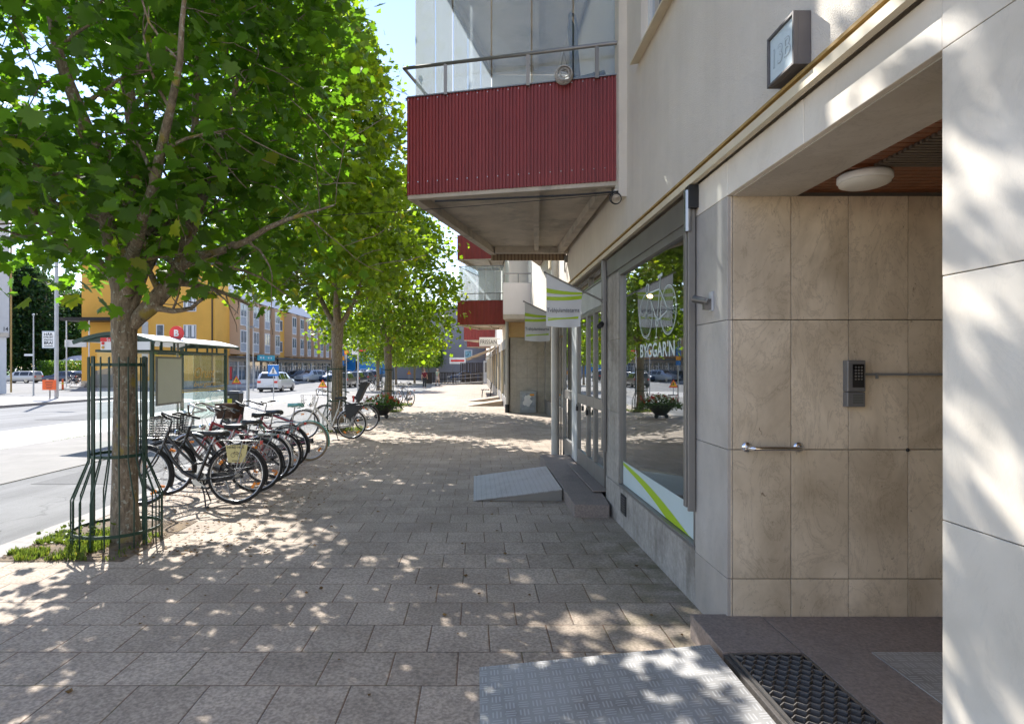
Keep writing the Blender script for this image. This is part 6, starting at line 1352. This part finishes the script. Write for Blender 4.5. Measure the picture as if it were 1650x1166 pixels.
tr3 = make_tree((-3.42, 23.0, gz(23)), 'third street maple rising behind the red flower planter', 9.0, 2.75, 2.5, .145, 2.5, 620, 24, .155, M_leafmats[1], 21, simple=True, spread=.32)
def tcopy(px_, Y, rz, label, sc=1.0, src=None): dup(src or tr3, ((px_ - 767) * Y / 950, Y, gz(Y) - .05), rz, label, 'street maples along the kerb', sc)
tcopy(609, 50, 1.1, 'slim maple on the road island left of the third tree trunk', .95)
tcopy(638, 66, 2.2, 'distant maple on the road island, between third tree and lone bicycle', .9)
tcopy(668, 72, 3.5, 'distant maple on a small grass mound left of the person in dark red', .9)
tcopy(681, 84, .4, 'distant maple behind the person in dark red', .85)
tcopy(691, 92, 1.4, 'distant maple left of the dark planter box', .85); tcopy(700, 100, 4.4, 'small distant maple nearest the grey building', .8)
# big trees at left beyond the side street
big = make_tree(((40 - 767) / 950 * 100, 100, -.5), 'tall dark broadleaf tree behind the hedge at far left', 19, 6.2, 1.8, .4, 4, 330, 42, .42, M_leafmats[2], 31, simple=True, name='tree', group='big trees beyond the side street', spread=.95)
for px_, Y, rz, sc, lab in ((-6, 96, 1.0, 1.0, 'tall dark tree at the very left edge behind the grey building'), (92, 118, 2.0, 1.0, 'bright green tree behind the dark blue house'), (122, 108, 3.1, .8, 'broad tree left of the ochre gable, above the pavilion roof'), (66, 124, .6, .95, 'tree standing behind the advertising sign'), (20, 120, 4.0, 1.1, 'farther dark tree between the two at far left')):
    dup(big, ((px_ - 767) / 950 * Y, Y, -.5), rz, lab, None, sc)
for px_, Y, rz, sc, lab in ((620, 190, 1, .8, 'far tree closing the road between the street maples'), (655, 175, 2, .7, 'far tree beyond the junction'), (700, 160, 3, .75, 'far tree beyond the terrace, left of grey building'), (585, 210, 4, .8, 'far tree beyond the blue scaffold net'), (730, 150, 5, .9, 'tall tree behind the grey building, seen beside the red balconies'), (675, 220, 0, .8, 'farthest tree at the end of the road')):
    dup(big, ((px_ - 767) / 950 * Y, Y, -.5), rz, lab, None, sc)
# trees behind the camera and over the road end are outside the photo
# grass and weeds
def blades(name, pts, h, m, seed, kind='stuff'):
    rs = random.Random(seed); mb = MB()
    for (x, y, z) in pts:
        a = rs.uniform(0, 2 * PI); hh = h * rs.uniform(.4, 1.2); w = .0035 + .002 * rs.random(); l = rs.uniform(.1, .6) * hh; dx_, dy_ = math.cos(a), math.sin(a)
        mb.add([(x - dy_ * w, y + dx_ * w, z), (x + dy_ * w, y - dx_ * w, z), (x + dx_ * l * .5 + dy_ * w * .8, y + dy_ * l * .5 - dx_ * w * .8, z + hh * .6), (x + dx_ * l * .5 - dy_ * w * .8, y + dy_ * l * .5 + dx_ * w * .8, z + hh * .6), (x + dx_ * l, y + dy_ * l, z + hh * .95)], [(0, 1, 2, 3), (3, 2, 4)])
    return tag(mb.build(name, m), kind=kind)
rs = random.Random(5); pts = []
for i in range(7000):
    u = rs.random(); x = -3.97 + 1.0 * rs.random() ** 1.4; y = 4.84 + .9 * rs.random()
    c = noise.noise(Vector((x * 3, y * 3, 1)))
    if c > -.12 and not (x > -3.2 and rs.random() < .8): pts.append((x, y, gz(y) + .003))
blades('grass_tuft', pts, .055, M_leafmats[3], 2)
pts = []
for cy in (15.3, 23.0, 27.0):
    for i in range(1500): x = -3.95 + 1.0 * rs.random(); y = cy - .7 + 1.5 * rs.random(); pts.append((x, y, gz(y) + .003)) if noise.noise(Vector((x * 2, y * 2, 4))) > -.1 else None
blades('grass_tuft', pts, .10, M_leafmats[3], 3)
pts = [( -9.95 + .06 * rs.random(), 8 + 30 * rs.random(), 0) for i in range(1500)]
blades('joint_grass', [(x, y, gz(y) - .085) for x, y, z in pts if noise.noise(Vector((0, y * .8, 2))) > 0], .04, M_leafmats[3], 4)
# broad leaved weeds and fallen leaves
rn = np.random.RandomState(3)
P = np.array([(-3.75 + .5 * rn.rand(), 4.95 + .5 * rn.rand(), .06 + .10 * rn.rand()) for _ in range(110)]); o = leaf_mesh('weeds', P, .03, M_leafmats[3], None, rn, True, droop=-.3); tag(o, kind='stuff')
P = []
for _ in range(1000):
    y = 4.9 + 5.5 * rn.rand() ** 1.3; x = -3.95 + 2.2 * rn.rand() ** 1.5; P.append((x, y, gz(y) + .014))
for _ in range(60):
    y = 2.5 + 9 * rn.rand(); x = -2.5 + 3.8 * rn.rand(); P.append((x, y, gz(y) + .008))
P = np.array(P); n_ = len(P)
mb = MB()
for p in P:
    a = rn.rand() * 6.28; s = .012 + .025 * rn.rand(); c, q = math.cos(a), math.sin(a)
    mb.add([(p[0] + s * (c * x - q * y), p[1] + s * (q * x + c * y), p[2] + s * z) for x, y, z in ((0, 0, 0), (.5, .3, .1), (.3, .8, .3), (0, 1.1, .1), (-.4, .7, .0), (-.5, .3, .2))], [(0, 1, 2, 3, 4, 5)])
tag(mb.build('fallen_leaves', leafmat('dry leaves', (.16, .07, .02), (.38, .22, .06), (.2, .12, .03), (.4, .3, .05))), kind='stuff')
# hedge
rn = np.random.RandomState(9); P = np.array([(-66 + 14 * rn.rand(), 88.5 + 1.6 * rn.rand(), -.4 + 2.9 * rn.rand() ** .8) for _ in range(5200)])
o = leaf_mesh('hedge', P, .22, leafmat('hedge leaves', (.04, .11, .012), (.12, .24, .03), (.2, .35, .03)), None, rn, True); tag(o, 'bright green clipped hedge behind the silver estate car at far left', 'hedge')

# ------------------------------------------------------------------ buildings across the road
GY = 61.0; gG = -.5; XY = -27.0
M_och = mat('ochre render', (.78, .42, .075), .85, var=.04, vs=.6, bump=.3, bs=90, dirt=(.70, .37, .065), ds=.5)
M_tan = mat('tan render', (.50, .34, .22), .85, var=.04, vs=.6, dirt=(.44, .29, .19), ds=.6)
M_win = mat('far window glass', (.10, .13, .15), .08, var=.5, vs=1.5, spec=.8)
M_frame = mat('far window frame', (.72, .72, .70), .6, var=.03)
Yb = T('ochre_building', 'long ochre apartment house with tan projecting bays over a row of shop fronts', 'building', (-33, 70, gG))
def yb(n, mb, m, parent=None): return mb.build(n, m, parent or Yb, world=True)
mb = MB(); mb.box(-40.8, XY, GY, 64.3, gG, 12.0); mb.box(-39, XY, 64.31, 122, 2.75, 9.2); yb('wall', mb, M_och)
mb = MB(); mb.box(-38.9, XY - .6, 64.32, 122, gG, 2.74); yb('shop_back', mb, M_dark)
mb = MB(); mb.box(-41.1, XY + .25, GY - .3, 64.5, 12.001, 12.25); mb.hexa([(-39.2, 64.51, 9.2), (XY + .5, 64.51, 9.2), (XY + .5, 122.2, 9.2), (-39.2, 122.2, 9.2)], [(-36, 64.6, 11.6), (-30, 64.6, 11.6), (-30, 122.1, 11.6), (-36, 122.1, 11.6)]); yb('roof', mb, mat('roof sheet', (.12, .13, .16), .5, .2))
def win_y(x0, x1, z0, z1, y, bars=1):   # window in a wall facing the camera
    f = MB(); t_ = .09; f.box(x0, x0 + t_, y - .06, y - .002, z0, z1); f.box(x1 - t_, x1, y - .06, y - .002, z0, z1); f.box(x0 + t_, x1 - t_, y - .06, y - .002, z0, z0 + t_); f.box(x0 + t_, x1 - t_, y - .06, y - .002, z1 - t_, z1)
    if bars: f.box((x0 + x1) / 2 - .03, (x0 + x1) / 2 + .03, y - .05, y - .003, z0 + t_, z1 - t_)
    o = yb('window', f, M_frame); yb('pane', MB().box(x0 + t_, x1 - t_, y - .03, y - .004, z0 + t_, z1 - t_), M_win, o)
    if z1 - z0 > 1.3: yb('curtain', MB().box(x0 + .2, x0 + .5, y - .034, y - .0305, z0 + .2, z1 - t_).box(x1 - .5, x1 - .2, y - .034, y - .0305, z0 + .2, z1 - t_), M_white, o)
def Wx(p): return (p - 767) / 950 * GY
def Wz(p): return ZC + (590 - p) / 950 * GY
for a, b, c, d in ((296, 316.5, 502, 478.5), (296, 316.5, 546, 523), (252, 264.5, 541.5, 522.5), (296, 316.5, 458, 434), (252, 264.5, 458, 438)): win_y(Wx(a), Wx(b), Wz(c), Wz(d), GY, a > 290)
mb = MB(); mb.tube([(Wx(342.5), GY - .1, 2.6), (Wx(342.5), GY - .1, 11.0), (Wx(349), GY - .1, 11.8)], .07, 8); mb.tube([(Wx(342.5), GY - .1, gG), (Wx(342.5), GY - .1, 2.6)], .07, 8); mb.box(Wx(339), Wx(345), GY - .15, GY - .01, gG, gG + .1); yb('downpipe', mb, M_black)
yb('gable_door', MB().box(Wx(229), Wx(239), GY - .06, GY - .01, gG + 1.0, Wz(518)), MC['pale grey panel'])
yb('porch_roof', MB().box(Wx(122), Wx(200), GY - 2.4, GY - .01, Wz(519), Wz(514)).box(Wx(128), Wx(161), GY - 2.2, GY - 2.0, Wz(560), Wz(549), 1), [M_black, M_white])
mb = MB()
for p in (132, 167): mb.tube([(Wx(p), GY - 2.3, gG), (Wx(p), GY - 2.3, Wz(519))], .06, 6)
yb('porch_post', mb, M_white)
yb('white_wall', MB().hexa([(-38.6, GY - 3, gG), (-35.6, GY - 3, gG), (-35.6, GY - 2.6, gG), (-38.6, GY - 2.6, gG)], [(-37.6, GY - 3, 1.1), (-35.6, GY - 3, 1.5), (-35.6, GY - 2.6, 1.5), (-37.6, GY - 2.6, 1.1)]), M_slabs)
yb('plinth', MB().box(-40.85, XY - .3, GY - .04, GY - .001, gG, gG + .55), M_greyconc)
# bays
y = 64.6; i = 0; mbw = []
while y < 119:
    if i % 8 in (4,):   # flat ochre section with single windows and a black downpipe
        yb('downpipe', MB().tube([(XY + .15, y + .3, gG), (XY + .15, y + .3, 9.2)], .09, 6), M_black)
        for z in (3.5, 6.4): o = yb('window', MB().box(XY + .001, XY + .06, y + 1.3, y + 2.5, z, z + 1.5), M_frame); yb('pane', MB().box(XY + .061, XY + .07, y + 1.4, y + 2.4, z + .1, z + 1.4), M_win, o)
        y += 3.4; i += 1; continue
    b = yb('bay', MB().hexa([(XY + .001, y, 2.9), (XY + 1.0, y + .25, 2.9), (XY + 1.0, y + 2.35, 2.9), (XY + .001, y + 2.6, 2.9)], [(XY + .001, y, 9.0), (XY + 1.0, y + .25, 9.0), (XY + 1.0, y + 2.35, 9.0), (XY + .001, y + 2.6, 9.0)]), M_tan)
    for z in (3.15, 6.1):
        f = MB(); yy0, yy1 = y + .42, y + 2.18; X_ = XY + 1.001
        for q in ((yy0, yy0 + .1, z, z + 2.45), (yy1 - .1, yy1, z, z + 2.45), (yy0 + .1, yy1 - .1, z, z + .1), (yy0 + .1, yy1 - .1, z + .95, z + 1.05), (yy0 + .1, yy1 - .1, z + 2.35, z + 2.45), ((yy0 + yy1) / 2 - .04, (yy0 + yy1) / 2 + .04, z + 1.05, z + 2.35)): f.box(X_, X_ + .06, *q)
        f.box(X_, X_ + .03, yy0 + .1, yy1 - .1, z + .1, z + .95, 1); o = yb('window', f, [M_frame, mat('grey infill', (.36, .38, .40), .6)])
        yb('pane', MB().box(X_, X_ + .03, yy0 + .1, yy1 - .1, z + 1.05, z + 2.35), M_win, o)
    y += 3.75; i += 1
# shop fronts
mb = MB(); mb.box(XY - .2, XY + .9, 64.4, 122, 2.55, 2.73); yb('canopy', mb, mat('canopy edge', (.10, .095, .09), .6)); yb('fascia', MB().box(XY - .55, XY + .02, 64.4, 122, 2.1, 2.549), mat('shop fascia', (.42, .37, .31), .7))
y = 64.5; i = 0
while y < 120:
    w = 2.5; f = MB(); f.box(XY - .3, XY - .05, y, y + .22, gG, 2.09); f.box(XY - .25, XY - .1, y + .221, y + w, gG, gG + .5); f.box(XY - .25, XY - .1, y + .221, y + w, 1.55, 1.62); f.box(XY - .22, XY - .12, y + 1.3, y + 1.37, gG + .5, 1.549)
    o = yb('shop_front', f, [MC['shop fascia'], M_frame][i % 2 if i % 5 else 0]); yb('pane', MB().box(XY - .2, XY - .18, y + .222, y + w, gG + .501, 2.089), M_win, o)
    if i == 0: yb('red_poster', MB().box(XY - .17, XY - .16, y + .5, y + 1.1, .1, 1.5), MC['red print'], o)
    y += w; i += 1
yb('cyan_sign', MB().box(XY + .95, XY + 1.0, 70.2, 76.2, 2.25, 2.95).add([(XY + 1.003, 71 + k_ * .9 + a, b) for k_ in (0, 1, 3, 4) for a, b in ((0, 2.5), (.5, 2.5), (.5, 2.72), (0, 2.72))], [(4 * i, 4 * i + 1, 4 * i + 2, 4 * i + 3) for i in range(4)], 1), [mat('cyan sign', (.03, .42, .52), .5, var=0), M_white])
# scaffold net building
t = T('scaffold_building', 'building wrapped in bright blue scaffold netting down the road', 'building', (-30, 130, gG)); MB().box(-38, -25.2, 122.5, 160, gG, 11).build('wall', M_och, t, world=True)
mb = MB(); rr = random.Random(2)
for i in range(18):
    y0 = 123 + i * 2; mb.add([(-24.6 + .25 * math.sin(i * 2.1), y0, gG), (-24.6 + .25 * math.sin(i * 2.1 + 2.1), y0 + 2, gG), (-24.6 + .2 * math.sin(i * 2.1 + 2.4), y0 + 2, 11.2), (-24.6 + .2 * math.sin(i * 2.1), y0, 11.2)], [(0, 1, 2, 3)])
mb.build('scaffold_net', mat('blue net', (.01, .20, .50), .7, var=.2), t, world=True)
mb = MB(); mb.box(-37, -25, 121.9, 122.3, gG, 11.1); mb.build('net_end', MC['blue net'], t, world=True)
# left grey building with the number 14
t = T('grey_house', 'grey rendered house corner with white ground floor and number 14 at the left edge', 'building', (-40, 46, gG)); k = 43.6 / 950; xr = (15 - 767) * k
g4 = gz(43.6)
MB().prism([(xr - 14, 43.6), (xr, 43.6), (xr - 9.5, 54), (xr - 20, 54)], ZC + (590 - 543) * k, ZC + 235 * k).build('upper_wall', mat('pale grey render', (.52, .51, .50), .85, var=.05), t, world=True)
MB().prism([(xr - 14, 43.75), (xr - .33, 43.75), (xr - 9.8, 53.6), (xr - 20, 53.6)], g4 - .1, ZC + (590 - 543) * k - .001).build('lower_wall', mat('off white render', (.64, .63, .62), .85, var=.05), t, world=True)
MB().prism([(xr - 14, 43.3), (xr + .25, 43.3), (xr - 9.6, 54.2), (xr - 20, 54.2)], ZC + 235.1 * k, ZC + 243 * k).build('roof', M_alud, t, world=True)
MB().box(xr - .8, xr - .05, 43.57, 43.595, ZC + 48 * k, ZC + 54 * k).build('stone_plate', M_greyconc, t, world=True)
text('14', .30, (xr - .24, 43.585, ZC + 60 * k), (1, 0, 0), (0, 0, 1), M_ink, 'number', t, bold=.02)
MB().tube([(xr + .05, 43.7, g4), (xr + .05, 43.7, ZC + 235 * k)], .06, 6).build('downpipe', M_trimb, t, world=True)
# dark blue house and pavilion
t = T('blue_house', 'dark blue wooden house with balcony behind the side street cars', 'building', (-78, 115, gG)); k = 112 / 950; xa, xb = (56 - 767) * k, (96 - 767) * k
MB().box(xa, xb, 112, 120, gG, ZC + 15 * k).build('wall', mat('navy boards', (.035, .04, .07), .8), t, world=True); MB().box(xa, xb, 113, 120, ZC + 15 * k + .001, ZC + 33 * k).build('upper_wall', mat('pale boards', (.45, .42, .40), .8), t, world=True)
MB().box(xa - .5, xb + .4, 110.5, 120.5, ZC + 33 * k + .001, ZC + 38 * k).build('roof', M_black, t, world=True); MB().box(xa, xb, 110.8, 111.9, ZC + 15 * k, ZC + 23 * k).build('balcony', MC['navy boards'], t, world=True)
for p in (78, 62): o = MB().box((p - 767) * k, (p + 5 - 767) * k, 111.9, 111.99, ZC + 3 * k, ZC + 9 * k).build('window', M_frame, t, world=True); MB().box((p + 1 - 767) * k, (p + 4 - 767) * k, 111.86, 111.895, ZC + 4 * k, ZC + 8 * k).build('pane', M_win, o, world=True)
t = T('pavilion', 'round pavilion with pale ribbed tent roof and ochre base left of the ochre house', 'pavilion', (-64, 97, gG)); k = 96 / 950; cx = (114.5 - 767) * k
MB().lathe([(2.1, gG), (2.1, ZC + 9 * k)], (cx, 98, 0), 12, sm=False).build('wall', M_och, t, world=True)
MB().lathe([(2.5, ZC + 9 * k), (2.45, ZC + 10 * k), (1.0, ZC + 16.5 * k), (0, ZC + 18 * k)], (cx, 98, 0), 12, sm=False).build('roof', mat('tent roof', (.55, .50, .50), .6), t, world=True)
# ------------------------------------------------------------------ camera, light, sky
cam = bpy.data.cameras.new('camera'); cam.sensor_width = 36; cam.lens = 950 / 1650 * 36; cam.shift_x = (825 - 767) / 1650; cam.shift_y = (590 - 583) / 1650; cam.clip_end = 4000; cam.clip_start = .05
co = bpy.data.objects.new('camera', cam); C.objects.link(co); co.location = (0, 0, ZC); co.rotation_euler = (PI / 2, 0, 0); scene.camera = co
AZ, EL = math.radians(-30), math.radians(41.5)
S = Vector((math.sin(AZ) * math.cos(EL), math.cos(AZ) * math.cos(EL), math.sin(EL)))
sl = bpy.data.lights.new('sun', 'SUN'); sl.energy = 2.2; sl.angle = math.radians(.4); sl.color = (1.0, .965, .91)
so = bpy.data.objects.new('sun', sl); C.objects.link(so); so.rotation_euler = S.to_track_quat('Z', 'Y').to_euler(); so.location = (-20, 30, 40)
w = bpy.data.worlds.new('World'); scene.world = w; w.use_nodes = True; nt = w.node_tree; bg = nt.nodes['Background']
sk = nt.nodes.new('ShaderNodeTexSky'); sk.sky_type = 'NISHITA'; sk.sun_disc = False; sk.sun_elevation = EL; sk.sun_rotation = AZ; sk.air_density = 1.0; sk.dust_density = 0; sk.ozone_density = 1.5
hs = nt.nodes.new('ShaderNodeHueSaturation'); hs.inputs['Saturation'].default_value = .98; nt.links.new(sk.outputs[0], hs.inputs['Color']); tn = nt.nodes.new('ShaderNodeMix'); tn.data_type = 'RGBA'; tn.blend_type = 'MULTIPLY'; tn.inputs[0].default_value = 1; tn.inputs[7].default_value = (1.0, .88, .885, 1); nt.links.new(hs.outputs[0], tn.inputs[6]); nt.links.new(tn.outputs[2], bg.inputs[0]); bg.inputs[1].default_value = .084
scene.view_settings.view_transform = 'Standard'; scene.view_settings.look = 'None'; scene.view_settings.gamma = 1; scene.view_settings.exposure = 2.15
scene.render.engine = 'CYCLES'; cy = scene.cycles; cy.max_bounces = 8; cy.diffuse_bounces = 4; cy.glossy_bounces = 4; cy.transmission_bounces = 6; cy.transparent_max_bounces = 14; cy.use_denoising = True
cy.sample_clamp_indirect = 6; cy.caustics_reflective = False; cy.caustics_refractive = False
